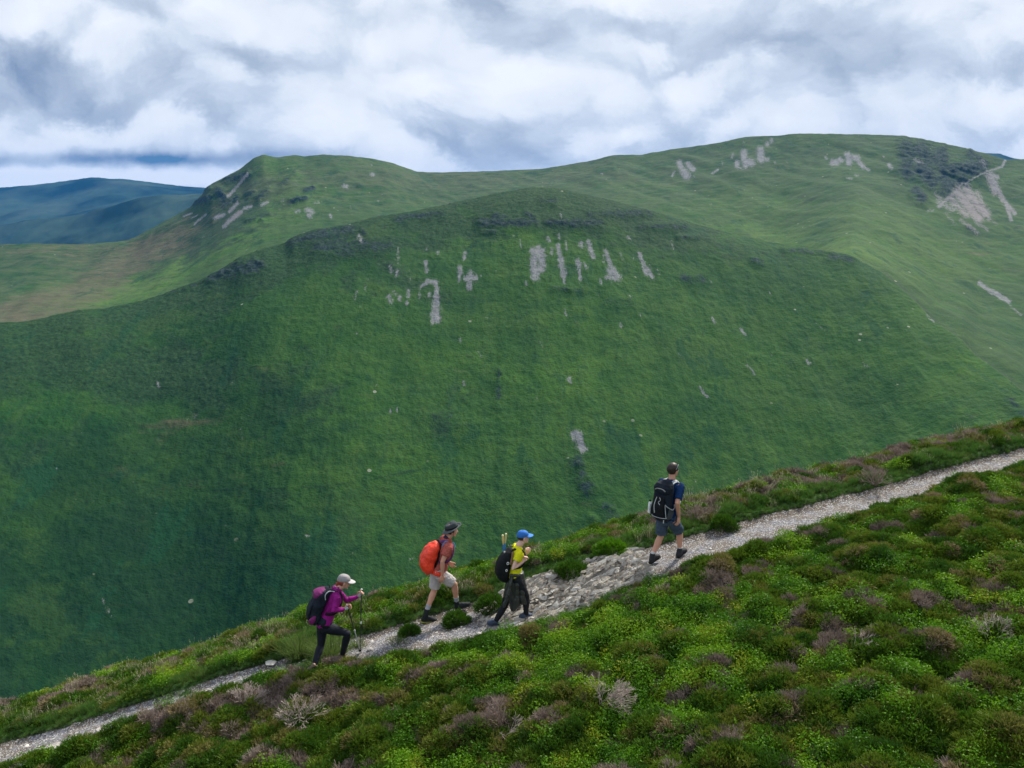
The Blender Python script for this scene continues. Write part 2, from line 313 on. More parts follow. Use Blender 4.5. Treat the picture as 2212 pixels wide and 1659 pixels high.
def paint(PX, PY, caps, k=1.0):
    F = np.zeros_like(PX)
    for x0, y0, x1, y1, ww, s in caps:
        s = min(1.1, s*k)
        if s <= 0: continue
        R = ww*2.2+2
        m = (PX > min(x0, x1)-R) & (PX < max(x0, x1)+R) & (PY > min(y0, y1)-R) & (PY < max(y0, y1)+R)
        if not m.any(): continue
        px, py = PX[m], PY[m]; dx, dy = x1-x0, y1-y0; L = dx*dx+dy*dy+1e-6
        t = np.clip(((px-x0)*dx+(py-y0)*dy)/L, 0, 1)
        d = np.hypot(px-x0-t*dx, py-y0-t*dy)
        F[m] = np.maximum(F[m], s*np.exp(-.6*(d/max(ww, 1.6))**2))
    return F

def hill_mat():
    m = bpy.data.materials.new('hill_grass'); m.use_nodes = True; n = NT(m.node_tree)
    P = n.coord('Object'); bs = n.n['Principled BSDF']
    n1 = n.noise(P, .009, 5, .6); n2 = n.noise(P, .05, 6, .65); n3 = n.noise(P, .35, 4, .7)
    Pst = n.mapping(P, scale=(.07, .010, .012)); st = n.noise(Pst, 1.0, 4, .65)
    sc = n.attr('scree'); cg = n.attr('crag'); he = n.attr('heath'); br = n.attr('brown'); lu = n.attr('lush')
    g = n.ramp(n.math('ADD', n.math('MULTIPLY', n1, .55), n.math('MULTIPLY', n2, .45)), [(.36, (.005, .042, .009)), (.47, (.013, .062, .010)), (.57, (.026, .084, .012)), (.70, (.048, .104, .016))])
    g = n.mix(lu, g, n.ramp(n2, [(.3, (.045, .135, .011)), (.7, (.095, .18, .018))]))
    g = n.mix(n.step(st, .52, .75, 0, .35), g, (.065, .12, .028))
    g = n.mix(n.step(n.noise(P, .018, 4, .6), .58, .72, 0, .45), g, (.006, .046, .018))
    # tufty mottling of rough grazing
    g = n.mix(n.step(n3, .42, .62, 0, .24), g, (.010, .048, .012))
    g = n.mix(n.step(n.noise(n.mapping(P, scale=(.16, .05, .05)), 1.0, 5, .75), .50, .66, 0, .5), g, (.008, .048, .015))
    g = n.mix(n.step(n.noise(P, .8, 3, .7), .52, .70, 0, .20), g, (.10, .155, .045))
    hc = n.ramp(n3, [(.3, (.007, .022, .011)), (.5, (.015, .048, .017)), (.68, (.040, .080, .024)), (.8, (.065, .095, .035))])
    g = n.mix(n.step(n.math('ADD', he, n.math('MULTIPLY_ADD', n.noise(P, .035, 8, .72), 2.4, -1.2)), .32, .66, 0, .85), g, hc)
    bc = n.ramp(n2, [(.3, (.075, .070, .040)), (.6, (.13, .10, .065)), (.8, (.15, .13, .07))])
    g = n.mix(n.step(n.math('ADD', br, n.math('MULTIPLY_ADD', n.noise(n.mapping(P, scale=(.02, .05, .05)), 1.0, 7, .7), 2.2, -1.1)), .3, .75, 0, .8), g, bc)
    g = n.mix(n.math('MULTIPLY', n.attr('dry'), n.step(n.noise(P, .02, 6, .7), .30, .62)), g, (.095, .112, .052))
    g = n.mix(n.math('MULTIPLY', n.step(n.math('ADD', n.attr('deep'), n.math('MULTIPLY_ADD', n.noise(P, .014, 7, .68), 1.6, -.8)), .25, .75), .72), g, (.003, .026, .009))  # deep: cloud shadow painted dark into the grass colour
    # terracettes worn across the slope by sheep, and patches of bracken with clear edges
    g = n.mix(n.step(n.noise(n.mapping(P, scale=(.035, .035, .55)), 1.0, 4, .65), .50, .62, 0, .20), g, (.006, .036, .010))
    g = n.mix(n.step(n.noise(P, .0125, 9, .66), .555, .60, 0, .26), g, (.045, .095, .018))
    g = n.mix(n.step(n.noise(n.mapping(P, scale=(.030, .010, .010), loc=(5, 2, 1)), 1.0, 8, .70), .585, .615, 0, .50), g, (.008, .052, .020))
    # small bare specks of soil and stone
    sp = n.voronoi(P, .045); g = n.mix(n.math('MULTIPLY', n.step(sp, .075, .05), n.step(n.noise(P, .03, 2, .5), .5, .6)), g, (.28, .29, .22))
    rn = n.noise(P, .30, 5, .75); rk = n.ramp(rn, [(.38, (.008, .022, .022)), (.52, (.020, .040, .040)), (.66, (.06, .08, .085)), (.82, (.18, .19, .21))])
    g = n.mix(n.step(n.math('ADD', cg, n.math('MULTIPLY_ADD', n.noise(P, .12, 7, .8), 3.6, -1.85)), .46, .95, 0, .92), g, rk)
    scc = n.ramp(n.noise(P, .22, 5, .8), [(.3, (.11, .11, .12)), (.5, (.21, .21, .225)), (.72, (.33, .325, .335))])
    scc = n.mix(n.math('MULTIPLY', n.attr('pink'), .6), scc, (.25, .20, .20))
    smask = n.step(n.math('ADD', sc, n.math('MULTIPLY_ADD', n.noise(n.mapping(P, scale=(.40, .16, .10)), 1.0, 8, .92), 4.2, -2.24)), .36, .70, 0, .88)
    g = n.mix(smask, g, scc)
    n.put(bs.inputs['Base Color'], g); bs.inputs['Roughness'].default_value = .95; bs.inputs['Specular IOR Level'].default_value = .1
    hgt = n.math('ADD', n.math('MULTIPLY', n.noise(P, .10, 6, .7), 3.0), n.math('MULTIPLY', n.noise(P, .6, 3, .6), 1.2))
    hgt = n.math('ADD', hgt, n.math('MULTIPLY', n.math('MULTIPLY', rn, cg), 9.0))
    n.put(bs.inputs['Normal'], n.bump(hgt, .55, 1.0))
    return m
HILL = hill_mat()

def sgauss(PX, PY, x, y, rx, ry, ang=0):
    c, s = math.cos(math.radians(ang)), math.sin(math.radians(ang))
    u = ((PX-x)*c+(PY-y)*s)/rx; v = (-(PX-x)*s+(PY-y)*c)/ry
    return np.exp(-.5*(u*u+v*v))

# ---- the near slope across the valley
A = np.linspace(-.9, .9, 1150)
Yg = np.concatenate([np.linspace(255, 620, 300), np.linspace(622, 1000, 260), np.linspace(1006, 1300, 40)])
AZ, YY = np.meshgrid(A, Yg)
yr, zr = prof(MID, AZ)
d = yr-YY
front = .62*d-.42*75*(1-np.exp(-np.maximum(d, 0)/75))
back = -.42*d-(.42-.0)*60*(1-np.exp(np.minimum(d, 0)/60))*-1
zrs = np.interp(AZ, MID[0], gsmooth(MID[2], 60)); zr = zr+(zrs-zr)*sstep(8, 120, d)
z = np.where(d >= 0, zr-front, zr-(.46*(-d)-.30*30*(1-np.exp(np.minimum(d, 0)/30))))
z = np.maximum(z, -285+.02*z)
XX = AZ*YY
inner = sstep(0, 60, np.abs(d))
z += inner*(7*fbm(XX/170, YY/260, 4, 3)+2.2*fbm(XX/26, YY/150, 3, 9))+.8*fbm(XX/14, YY/14, 3, 21)
PX, PY = toPix(XX, YY, z)
cr = paint(PX, PY, CRAG_MID, 1.08); scm = paint(PX, PY, SCREE_MID, 1.08)
z += cr*(2.4*fbm(XX/16, z/7, 3, 31, ridged=True)) * np.where(d > 6, 1, .4)
z += .7*fbm(XX/3.5, YY/5, 2, 77)
# long lines of old sheep tracks and a stream gully
heath = np.zeros_like(PX)
sil = np.interp(PX, [0, 427, 633, 899, 1165, 1326, 1547, 1838, 2212], [697, 608, 512, 455, 405, 433, 496, 552, 850])
below = PY-sil
heath = np.maximum(heath, sstep(150, 40, below)*sstep(1750, 1350, PX)*.74)
heath = np.maximum(heath, .68*sstep(115, 50, below)*sstep(900, 1200, PX)*sstep(1720, 1480, PX))
heath = np.maximum(heath, .85*sgauss(PX, PY, 150, 780, 420, 75, 8)); heath = np.maximum(heath, .45*sgauss(PX, PY, 830, 590, 170, 60, 10))
heath = np.maximum(heath, .5*sgauss(PX, PY, 1540, 540, 150, 30, 8)); heath = np.maximum(heath, .45*sgauss(PX, PY, 60, 1000, 140, 110))
heath = np.maximum(heath, .60*sgauss(PX, PY, 150, 1330, 380, 170, -22)); deep = np.clip(sgauss(PX, PY, 60, 1420, 560, 330, -24)*1.1, 0, 1); heath = np.maximum(heath, .34*sgauss(PX, PY, 760, 1150, 150, 30, -15))  # lower left: cloud shadow painted as darker cover, by deep and the broad heath patch
heath = np.maximum(heath, .36*sgauss(PX, PY, 980, 880, 40, 130, 6))
lush = .45*sgauss(PX, PY, 1120, 520, 130, 60)+.3*sgauss(PX, PY, 1500, 900, 500, 200)+.3*sgauss(PX, PY, 1700, 1150, 300, 130)+.5*sgauss(PX, PY, 300, 905, 120, 18, -6)*0
lush += .35*sgauss(PX, PY, 700, 1020, 260, 60, -10)+.30*sgauss(PX, PY, 1100, 760, 320, 90)+.25*sgauss(PX, PY, 2000, 760, 200, 150)
lush = lush*(.5+.9*np.clip(.5+fbm(XX/90, YY/60, 3, 41), 0, 1))
brown = .48*sgauss(PX, PY, 370, 915, 90, 14, -6)+.30*sgauss(PX, PY, 330, 980, 90, 40, -30)+.28*sgauss(PX, PY, 460, 1040, 180, 25, -8)+.25*sgauss(PX, PY, 240, 1310, 30, 50)+.3*sgauss(PX, PY, 1260, 1010, 16, 60)+.25*sgauss(PX, PY, 1000, 790, 40, 30)
track = np.exp(-((PY-(1115-.105*PX+8*np.sin(PX/90)))/2.2)**2)*sstep(100, 300, PX)*sstep(1800, 1300, PX)
heath = np.maximum(heath, .6*track)
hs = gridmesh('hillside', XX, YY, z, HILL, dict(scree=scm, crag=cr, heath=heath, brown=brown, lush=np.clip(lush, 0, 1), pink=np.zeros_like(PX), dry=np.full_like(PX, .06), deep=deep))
tag(hs, 'steep dark green slope with scree streaks across the valley', 'hillside', kind='structure')

# ---- the long ridge behind it
A = np.linspace(-.9, .9, 1150)
Yg = np.concatenate([np.linspace(320, 900, 200), np.linspace(904, 2000, 420), np.linspace(2020, 2700, 30)])
AZ, YY = np.meshgrid(A, Yg)
yr, zr = prof(BACK, AZ); ym, zm = prof(MID, AZ)
right = sstep(.30, .43, AZ)
k1z = (zm-70)*(1-right)+(zm-2)*right            # passes below the near crest, and meets it in the gully on the right
dl = (yr-YY)/(yr-ym)
hump = .30*np.sin(np.clip(dl, 0, 1)*math.pi)*sstep(-.1, -.35, AZ)*.12 - .10*np.sin(np.clip(dl, 0, 1)*math.pi)*right*.0
tt = np.clip(dl, 0, 1)
zrs = np.interp(AZ, BACK[0], gsmooth(BACK[2], 40)); zr = zr+(zrs-zr)*sstep(30, 300, yr-YY)
zms = np.interp(AZ, MID[0], gsmooth(MID[2], 50)); k1z = k1z+(zms-zm)*(1-right)
# steep upper slope easing towards the valley
shape = 1-(1-tt)**1.55
z = zr+(k1z-zr)*(shape+hump)
z = np.where(dl > 1, k1z-.80*(ym-YY), z)
z = np.where(dl < 0, zr-.30*(YY-yr)+.15*40*(1-np.exp(-np.maximum(YY-yr, 0)/40)), z)
for _ in range(3):
    z[1:-1] = .25*z[:-2]+.5*z[1:-1]+.25*z[2:]
XX = AZ*YY
inner = sstep(0, 90, np.abs(yr-YY))*sstep(0, 60, np.abs(ym-YY)*right+1000*(1-right))
z += inner*(10*fbm(XX/240, YY/360, 4, 53)+7*fbm((XX+YY*.35)/85, YY/420, 3, 59))+1.3*fbm(XX/20, YY/20, 3, 61)
# spurs of the left-hand peak, running down to the left
lf = sgauss(AZ, YY, -.36, 1560, .13, 130)
z += inner*lf*9*fbm((XX-YY*.9)/60, (XX+YY)/700, 3, 67, ridged=True)
PX, PY = toPix(XX, YY, z)
cr = paint(PX, PY, CRAG_BACK, 1.25); scb = paint(PX, PY, SCREE_BACK, 1.05)
z += cr*6*fbm(XX/26, z/12, 3, 71, ridged=True)
heath = .55*sgauss(PX, PY, 480, 460, 90, 60, -35)+.45*sgauss(PX, PY, 330, 560, 200, 35, -25)+.5*sgauss(PX, PY, 110, 560, 150, 30)+.30*sgauss(PX, PY, 900, 420, 300, 40)+.4*sgauss(PX, PY, 1740, 425, 40, 15)+.35*sgauss(PX, PY, 1650, 330, 500, 35)
heath += .4*sgauss(PX, PY, 2160, 480, 60, 60)+.42*sgauss(PX, PY, 1000, 385, 350, 16)
brown = .5*sgauss(PX, PY, 150, 620, 200, 30, -22)+.7*sgauss(PX, PY, 60, 675, 130, 22, -12)+.5*sgauss(PX, PY, 60, 540, 160, 16)+.5*sgauss(PX, PY, 360, 520, 110, 26, -30)+.25*sgauss(PX, PY, 850, 400, 300, 40)+.3*sgauss(PX, PY, 2150, 560, 70, 40)
lush = .75*sgauss(PX, PY, 430, 560, 190, 32, -27)+.55*sgauss(PX, PY, 600, 390, 45, 45, -50)+.5*sgauss(PX, PY, 230, 640, 170, 24, -20)+.35*sgauss(PX, PY, 1650, 480, 330, 50)+.45*sgauss(PX, PY, 1750, 530, 160, 14, 10)+.3*sgauss(PX, PY, 2050, 560, 200, 60)
lush *= (.5+np.clip(.5+fbm(XX/120, YY/120, 3, 73), 0, 1))
pink = np.maximum(sgauss(PX, PY, 2110, 450, 60, 40), .7*sgauss(PX, PY, 510, 470, 18, 14))
gul = paint(PX, PY, C3((1250, 800, 1400, 900, 8, .5), (1400, 900, 1550, 1030, 8, .9), (1550, 1030, 1700, 1190, 9, 1), (1700, 1190, 1850, 1290, 10, 1), (1850, 1290, 1930, 1380, 12, 1), (1930, 1380, 2080, 1490, 12, 1), (2080, 1490, 2250, 1600, 12, 1)))
heath = np.maximum(heath, gul*.9)
rd = gridmesh('ridge', XX, YY, z, HILL, dict(scree=scb, crag=cr, heath=heath, brown=brown, lush=np.clip(lush, 0, 1), pink=pink, deep=.0*PX, dry=.28+.35*sgauss(PX, PY, 900, 380, 500, 45)+.3*sstep(500, 100, PX)))
tag(rd, 'long green ridge with rounded tops closing the valley', 'ridge', kind='structure')

# ---- far hills, several kilometres away
def far_hill(pts, depth, slope, seed, label):
    P = np.array([unY(a, b, depth) for a, b in pts]); az = P[:, 0]/P[:, 1]
    A = np.linspace(az[0], az[-1], 420); zr = gsmooth(np.interp(A, az, P[:, 2]), 3)
    T = np.linspace(-1, 1, 120)
    AZ, TT = np.meshgrid(A, T)
    YY = depth+TT*depth*.40; XX = AZ*YY
    zr2 = np.broadcast_to(zr, AZ.shape)
    z = zr2-slope*np.abs(YY-depth)*(1-.55*np.exp(-np.abs(YY-depth)/(depth*.05)))
    z += sstep(0, .05, np.abs(TT))*depth*.011*fbm(XX/depth*9, YY/depth*9, 5, seed)+depth*.0006*fbm(XX/depth*90, YY/depth*90, 3, seed)
    PX, PY = toPix(XX, YY, z)
    return tag(gridmesh('distant_hill', XX, YY, z, FAR, dict(heath=.45+.8*fbm(XX/depth*14, YY/depth*8, 4, seed+3))), label, 'hill', kind='structure')
FAR = bpy.data.materials.new('far_moor'); FAR.use_nodes = True
n = NT(FAR.node_tree); P = n.coord('Object'); bs = n.n['Principled BSDF']
q = n.noise(n.mapping(P, scale=(.0016, .0012, .004)), 1.0, 6, .68)
cfar = n.mix(n.step(n.math('ADD', n.attr('heath'), n.math('MULTIPLY_ADD', q, 1.6, -.8)), .25, .85), n.ramp(q, [(.3, (.02, .05, .04)), (.5, (.05, .08, .055)), (.7, (.10, .12, .09))]), (.012, .026, .016))
n.put(bs.inputs['Base Color'], cfar); bs.inputs['Roughness'].default_value = 1; bs.inputs['Specular IOR Level'].default_value = 0
far_hill([(-500, 500), (-200, 490), (0, 487), (90, 474), (180, 462), (240, 445), (300, 427), (350, 420), (400, 420), (440, 417), (560, 440), (800, 470)], 4200, .20, 83, 'dark blue-green moorland hill behind the left end of the ridge')
far_hill([(-700, 430), (-200, 412), (0, 405), (60, 400), (150, 392), (200, 387), (262, 386), (300, 390), (380, 400), (445, 405), (700, 430), (900, 480)], 7000, .16, 89, 'farthest broad blue hill on the left horizon')
far_hill([(1900, 420), (2040, 360), (2100, 337), (2130, 331), (2160, 333), (2190, 342), (2260, 352), (2600, 420)], 5200, .2, 97, 'small blue summit peeping over the right end of the ridge')
# low land that the far hills stand on, reaching the horizon
_x = np.linspace(-10000, 10000, 90); _y = np.linspace(2500, 10000, 60); _X, _Y = np.meshgrid(_x, _y)
tag(gridmesh('ground', _X, _Y, -420+60*fbm(_X/3000, _Y/3000, 3, 5), FAR, dict(heath=.4+.5*fbm(_X/1500, _Y/900, 3, 8))), 'low moorland reaching the horizon behind the hills', 'ground', kind='structure')
# ================================================================== the near hillside with the path
def line(pts): return np.array([unD(*p) for p in pts])
PATHP = line([(-700, 1790, 11.3), (-300, 1705, 11.9), (0, 1632, 12.2), (191, 1571, 12.4), (342, 1518, 12.6), (496, 1468, 12.9), (590, 1440, 13.1), (700, 1408, 13.35), (859, 1375, 13.7), (1030, 1338, 14.0), (1201, 1282, 14.1), (1338, 1224, 14.1),
    (1458, 1194, 14.3), (1637, 1146, 14.8), (1777, 1108, 15.3), (1918, 1072, 15.9), (2058, 1030, 16.6), (2199, 992, 17.3), (2400, 945, 18.2), (2800, 870, 20)])
PATHW = [.55, .52, .50, .42, .33, .30, .31, .40, .62, .72, .92, .85, .66, .57, .53, .50, .48, .46, .46, .46]
SILP = [(-700, 1730, 12.5), (-300, 1645, 13.1), (0, 1550, 13.6), (75, 1526, 13.7), (153, 1501, 13.8), (239, 1482, 13.9), (308, 1461, 14.0), (390, 1430, 14.1), (513, 1389, 14.4), (650, 1352, 14.7), (757, 1331, 14.9), (859, 1301, 15.1),
    (910, 1284, 15.2), (1047, 1246, 15.4), (1133, 1212, 15.5), (1218, 1185, 15.6), (1304, 1164, 15.7), (1372, 1147, 15.8), (1478, 1108, 15.9), (1637, 1063, 16.4), (1777, 1030, 16.9), (1918, 998, 17.5), (2058, 955, 18.2), (2199, 925, 18.9), (2400, 890, 20), (2800, 820, 22)]
CRESTP = line([(a, b+27*14.5/c, c) for a, b, c in SILP])
NEARP = line([(-600, 1900, 10.5), (0, 1680, 11.7), (300, 1659, 11.2), (600, 1659, 10.8), (1106, 1659, 9.75), (1600, 1659, 8.8), (2212, 1659, 7.9), (2700, 1659, 7.3)])
XT = np.linspace(-30, 45, 1501)
def tab(P, k, s=16):
    x = P[:, 0]; v = np.interp(XT, x, P[:, k])
    e0 = (P[1, k]-P[0, k])/(x[1]-x[0]); e1 = (P[-1, k]-P[-2, k])/(x[-1]-x[-2])
    v = np.where(XT < x[0], P[0, k]+e0*(XT-x[0])*.6, v); v = np.where(XT > x[-1], P[-1, k]+e1*(XT-x[-1])*.6, v)
    return gsmooth(v, s)
T_py, T_pz = tab(PATHP, 1), tab(PATHP, 2)
T_cy, T_cz = tab(CRESTP, 1), tab(CRESTP, 2)
T_ny, T_nz = tab(NEARP, 1, 30), tab(NEARP, 2, 30)
T_w = gsmooth(np.interp(XT, PATHP[:, 0], PATHW), 10)
def tI(T, x): return np.interp(x, XT, T)
def base(x, y):
    py, pz, cy, cz, ny, nz, w_ = (tI(T, x) for T in (T_py, T_pz, T_cy, T_cz, T_ny, T_nz, T_w))
    ny = np.minimum(ny, py-1.2)
    sl = np.clip((nz-pz)/(py-ny), -.2, .25)
    out = np.zeros_like(x)
    def H(yv):
        s1 = (yv-ny)/(py-ny); zn = nz+(pz-nz)*s1
        znn = nz+sl*(ny-yv)*.6
        s2 = (yv-py)/(cy-py); zc_ = pz+(cz-pz)*s2
        d = np.maximum(yv-cy, 0); zf = cz-(.84*d-.84*1.6*(1-np.exp(-d/1.6)))
        zf = np.maximum(zf, -300+.01*zf)
        return np.where(yv < ny, znn, np.where(yv < py, zn, np.where(yv < cy, zc_, zf)))
    for k in (-.3, -.15, 0, .15, .3): out = out+H(y+k)
    return out/5
def pathd(x, y):
    """signed-less distance from the path's centre line, in units of its half width"""
    sl = (tI(T_py, x+.3)-tI(T_py, x-.3))/.6
    return np.abs(y-tI(T_py, x)+.10*fbm(x*1.3, y*1.3, 3, 201))/np.sqrt(1+sl*sl)/tI(T_w, x)
def mound(x, y):
    pd = pathd(x, y); veg = sstep(1.0, 1.9, pd)
    wx = x+.42*fbm(x*1.1, y*1.1, 3, 210); wy = y+.42*fbm(x*1.1+9, y*1.1, 3, 211)
    f1, i1 = worley(wx/.62, wy/.62, 220); f2, i2 = worley(wx/.33+7, wy/.33, 221)
    dome = np.clip(1-(f1/.78)**2, 0, 1)*(.35+.75*i1); d2 = np.clip(1-(f2/.75)**2, 0, 1)*(.3+.7*i2)
    side = sstep(0, .5, y-tI(T_py, x))              # verge: tighter, lower
    amp = 1.15*(1-.2*side)
    return veg*amp*(.20*dome+.075*d2+.15*fbm(x/1.3, y/1.3, 4, 230))
def rockmask(x, y):
    a, b = unD(1085, 1330, 14.1), unD(1400, 1205, 14.1)
    t = (x-a[0])/(b[0]-a[0]); pd = pathd(x, y)
    return sstep(-.22, .12, t)*sstep(1.06, .90, t)*sstep(1.25, .85, pd)
def height(x, y, rock=True):
    x = np.asarray(x, float); y = np.asarray(y, float)
    pd = pathd(x, y)
    z = base(x, y)+mound(x, y)
    # worn bench of the path, with a little lip on its upper side
    z += -.07*sstep(1.15, .7, pd)+.02*fbm(x*4, y*4, 3, 240)*sstep(1.3, .8, pd)+.008*fbm(x*18, y*18, 2, 241)
    z += .05*np.exp(-((pd-1.35)/.25)**2)*(1+fbm(x*3, y*3, 2, 242))
    if rock:
        rm = rockmask(x, y)
        # tilted slabs of slate: stretched, stepped ridges across the path
        u = x*.80+y*.60; v = -x*.60+y*.80
        wv_ = .12*perlin(x*2, y*2, 250)
        saw = ((u*3.1+v*.8+wv_*9+1.2*fbm(x*1.5, y*1.5, 2, 251)) % 1.0)
        saw2 = ((u*8.3-v*2.1+3*fbm(x*3, y*3, 2, 252)) % 1.0)
        z += rm*(.13*(saw**1.5)*(.55+.9*np.clip(fbm(x*1.3, y*1.3, 2, 254)+.4, 0, 1))+.04*saw2+.05*fbm(x*4.2, y*4.2, 3, 253, ridged=True))
    return z
def ground_hit(px, py, extra=0.0):
    """where the sight line through a picture point meets the near hillside"""
    t = np.linspace(5, 26, 2200); p = np.stack([unD(px, py, d_) for d_ in t])
    g = height(p[:, 0], p[:, 1])+extra
    k = int(np.argmax(p[:, 2] < g)); return np.array([p[k, 0], p[k, 1], g[k]])

def earth_mat():
    m = bpy.data.materials.new('path_and_soil'); m.use_nodes = True; n = NT(m.node_tree)
    P = n.coord('Object'); bs = n.n['Principled BSDF']
    pa = n.attr('path'); rk = n.attr('rock'); gr = n.attr('grassy')
    n1 = n.noise(P, 3.0, 6, .65); n2 = n.noise(P, 28, 5, .7); n3 = n.noise(P, 90, 3, .7)
    soil = n.ramp(n2, [(.3, (.010, .014, .006)), (.6, (.024, .034, .010)), (.8, (.05, .06, .02))])
    grit = n.ramp(n.math('ADD', n.math('MULTIPLY', n2, .55), n.math('MULTIPLY', n3, .45)), [(.30, (.062, .058, .062)), (.46, (.145, .140, .155)), (.58, (.24, .24, .268)), (.72, (.43, .43, .46))])
    grit = n.mix(n.step(n.math('ADD', n.attr('bank'), n.math('MULTIPLY_ADD', n1, 1.2, -.6)), .45, .7, 0, .85), grit, n.ramp(n2, [(.35, (.05, .036, .026)), (.7, (.15, .115, .085))]))
    grit = n.mix(n.step(n1, .40, .56, 0, .85), grit, n.ramp(n2, [(.35, (.085, .066, .050)), (.7, (.23, .19, .155))]))
    vo = n.voronoi(P, 60, out='Color'); sp = n.new('ShaderNodeSeparateColor'); n.put(sp.inputs[0], vo)
    grit = n.mix(n.step(sp.outputs[0], .80, .84, 0, .7), grit, (.60, .585, .57))
    grit = n.mix(n.step(sp.outputs[1], .86, .9, 0, .7), grit, (.05, .045, .04))
    stz = n.noise(n.mapping(P, scale=(7, 16, 16), rot=(0, 0, .9)), 1.0, 6, .72)
    rock = n.ramp(stz, [(.30, (.045, .036, .026)), (.42, (.16, .135, .105)), (.52, (.30, .27, .23)), (.66, (.43, .405, .36)), (.8, (.55, .53, .49))])
    c = n.mix(n.step(n.math('ADD', pa, n.math('MULTIPLY_ADD', n1, .9, -.45)), .40, .58), soil, grit)
    c = n.mix(n.step(n.math('ADD', gr, n.math('MULTIPLY_ADD', n2, 1.2, -.6)), .45, .65, 0, .9), c, n.ramp(n2, [(.3, (.02, .06, .012)), (.7, (.08, .15, .035))]))
    c = n.mix(n.step(n.math('ADD', rk, n.math('MULTIPLY_ADD', n1, .7, -.35)), .35, .6), c, rock)
    n.put(bs.inputs['Base Color'], c); bs.inputs['Roughness'].default_value = .9; bs.inputs['Specular IOR Level'].default_value = .25
    hgt = n.math('ADD', n.math('MULTIPLY', n2, .03), n.math('MULTIPLY', n3, .012))
    hgt = n.math('ADD', hgt, n.math('MULTIPLY', n.math('MULTIPLY', stz, rk), .10))
    n.put(bs.inputs['Normal'], n.bump(hgt, .9, 1.0))
    return m
EARTH = earth_mat()
def nonuni(lo, a, b, hi, st, g=1.12, mx=8):
    mid = list(np.arange(a, b, st)); l = []; s = st; v = a
    while v > lo: s = min(s*g, mx); v -= s; l.append(v)
    r = []; s = st; v = mid[-1]
    while v < hi: s = min(s*g, mx); v += s; r.append(v)
    return np.array(l[::-1]+mid+r)
gx = nonuni(-150, -11.5, 15.5, 190, .042); gy = nonuni(-60, 4.5, 21, 330, .042)
GX, GY = np.meshgrid(gx, gy)
xc = np.clip(GX, -29, 44)
GZ = height(xc, GY)+(GX-xc)*.1
pdg = pathd(xc, GY)
# grassed-over stretches of the path and its trodden edges
def grassmask(x, y):
    px, _ = toPix(x, y, base(x, y)); pd = pathd(x, y)
    g = .80*sgauss(px, 0*px, 665, 0, 45, 1)+.62*sgauss(px, 0*px, 400, 0, 45, 1)+.30*sgauss(px, 0*px, 120, 0, 60, 1)+.3*sgauss(px, 0*px, 800, 0, 30, 1)
    edge = np.exp(-((pd-1.3)/.25)**2)*.7
    return np.clip(g*sstep(1.6, .6, pd)+edge, 0, 1)
hg = gridmesh('hillside_ground', GX, GY, GZ, EARTH, dict(path=sstep(1.35, .75, pdg), bank=sstep(.45, .95, pdg)*(GY > tI(T_py, xc))*sstep(-6, -1, GX)*.9, rock=rockmask(xc, GY), grassy=grassmask(xc, GY)))
tag(hg, 'stony footpath and dark soil of the near slope', 'ground', kind='structure')
# ================================================================== plants
def leaf_mat(name, stops, rough=.6, trans=.25, tintamt=1.0, attr='INSTANCER', grey=None):
    m = bpy.data.materials.new(name); m.use_nodes = True; n = NT(m.node_tree)
    bs = n.n['Principled BSDF']; t = n.attr('tint', attr)
    hgt = n.attr('h', 'GEOMETRY')
    c = n.ramp(t, stops)
    rnd = n.attr('r', 'GEOMETRY')
    c = n.mix(n.math('MULTIPLY', n.math('SUBTRACT', 1.0, hgt), .70), c, (.012, .022, .006))   # shade low in the plant, painted into its colour
    c = n.mix(n.math('MULTIPLY', rnd, .25), c, (.10, .125, .02) if grey is None else grey)
    n.put(bs.inputs['Base Color'], c); bs.inputs['Roughness'].default_value = rough; bs.inputs['Specular IOR Level'].default_value = .15
    tr = n.new('ShaderNodeBsdfTranslucent'); n.put(tr.inputs[0], c)
    mx = n.new('ShaderNodeMixShader'); mx.inputs[0].default_value = trans
    n.l.new(bs.outputs[0], mx.inputs[1]); n.l.new(tr.outputs[0], mx.inputs[2]); n.l.new(mx.outputs[0], n.n['Material Output'].inputs[0])
    return m
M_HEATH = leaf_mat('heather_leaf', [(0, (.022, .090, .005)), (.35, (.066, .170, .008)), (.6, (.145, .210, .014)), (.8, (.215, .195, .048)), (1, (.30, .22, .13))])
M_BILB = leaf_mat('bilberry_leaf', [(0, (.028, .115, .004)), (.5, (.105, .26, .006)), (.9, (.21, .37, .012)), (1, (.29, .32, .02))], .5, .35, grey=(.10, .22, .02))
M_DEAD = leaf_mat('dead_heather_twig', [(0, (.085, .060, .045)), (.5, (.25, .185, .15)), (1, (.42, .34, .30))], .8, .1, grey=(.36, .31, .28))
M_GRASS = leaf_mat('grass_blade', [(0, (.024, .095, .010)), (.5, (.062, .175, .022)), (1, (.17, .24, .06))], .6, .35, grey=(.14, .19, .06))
M_PALE = leaf_mat('pale_grass', [(0, (.14, .16, .06)), (.5, (.33, .30, .18)), (1, (.55, .49, .36))], .7, .35, grey=(.5, .45, .36))

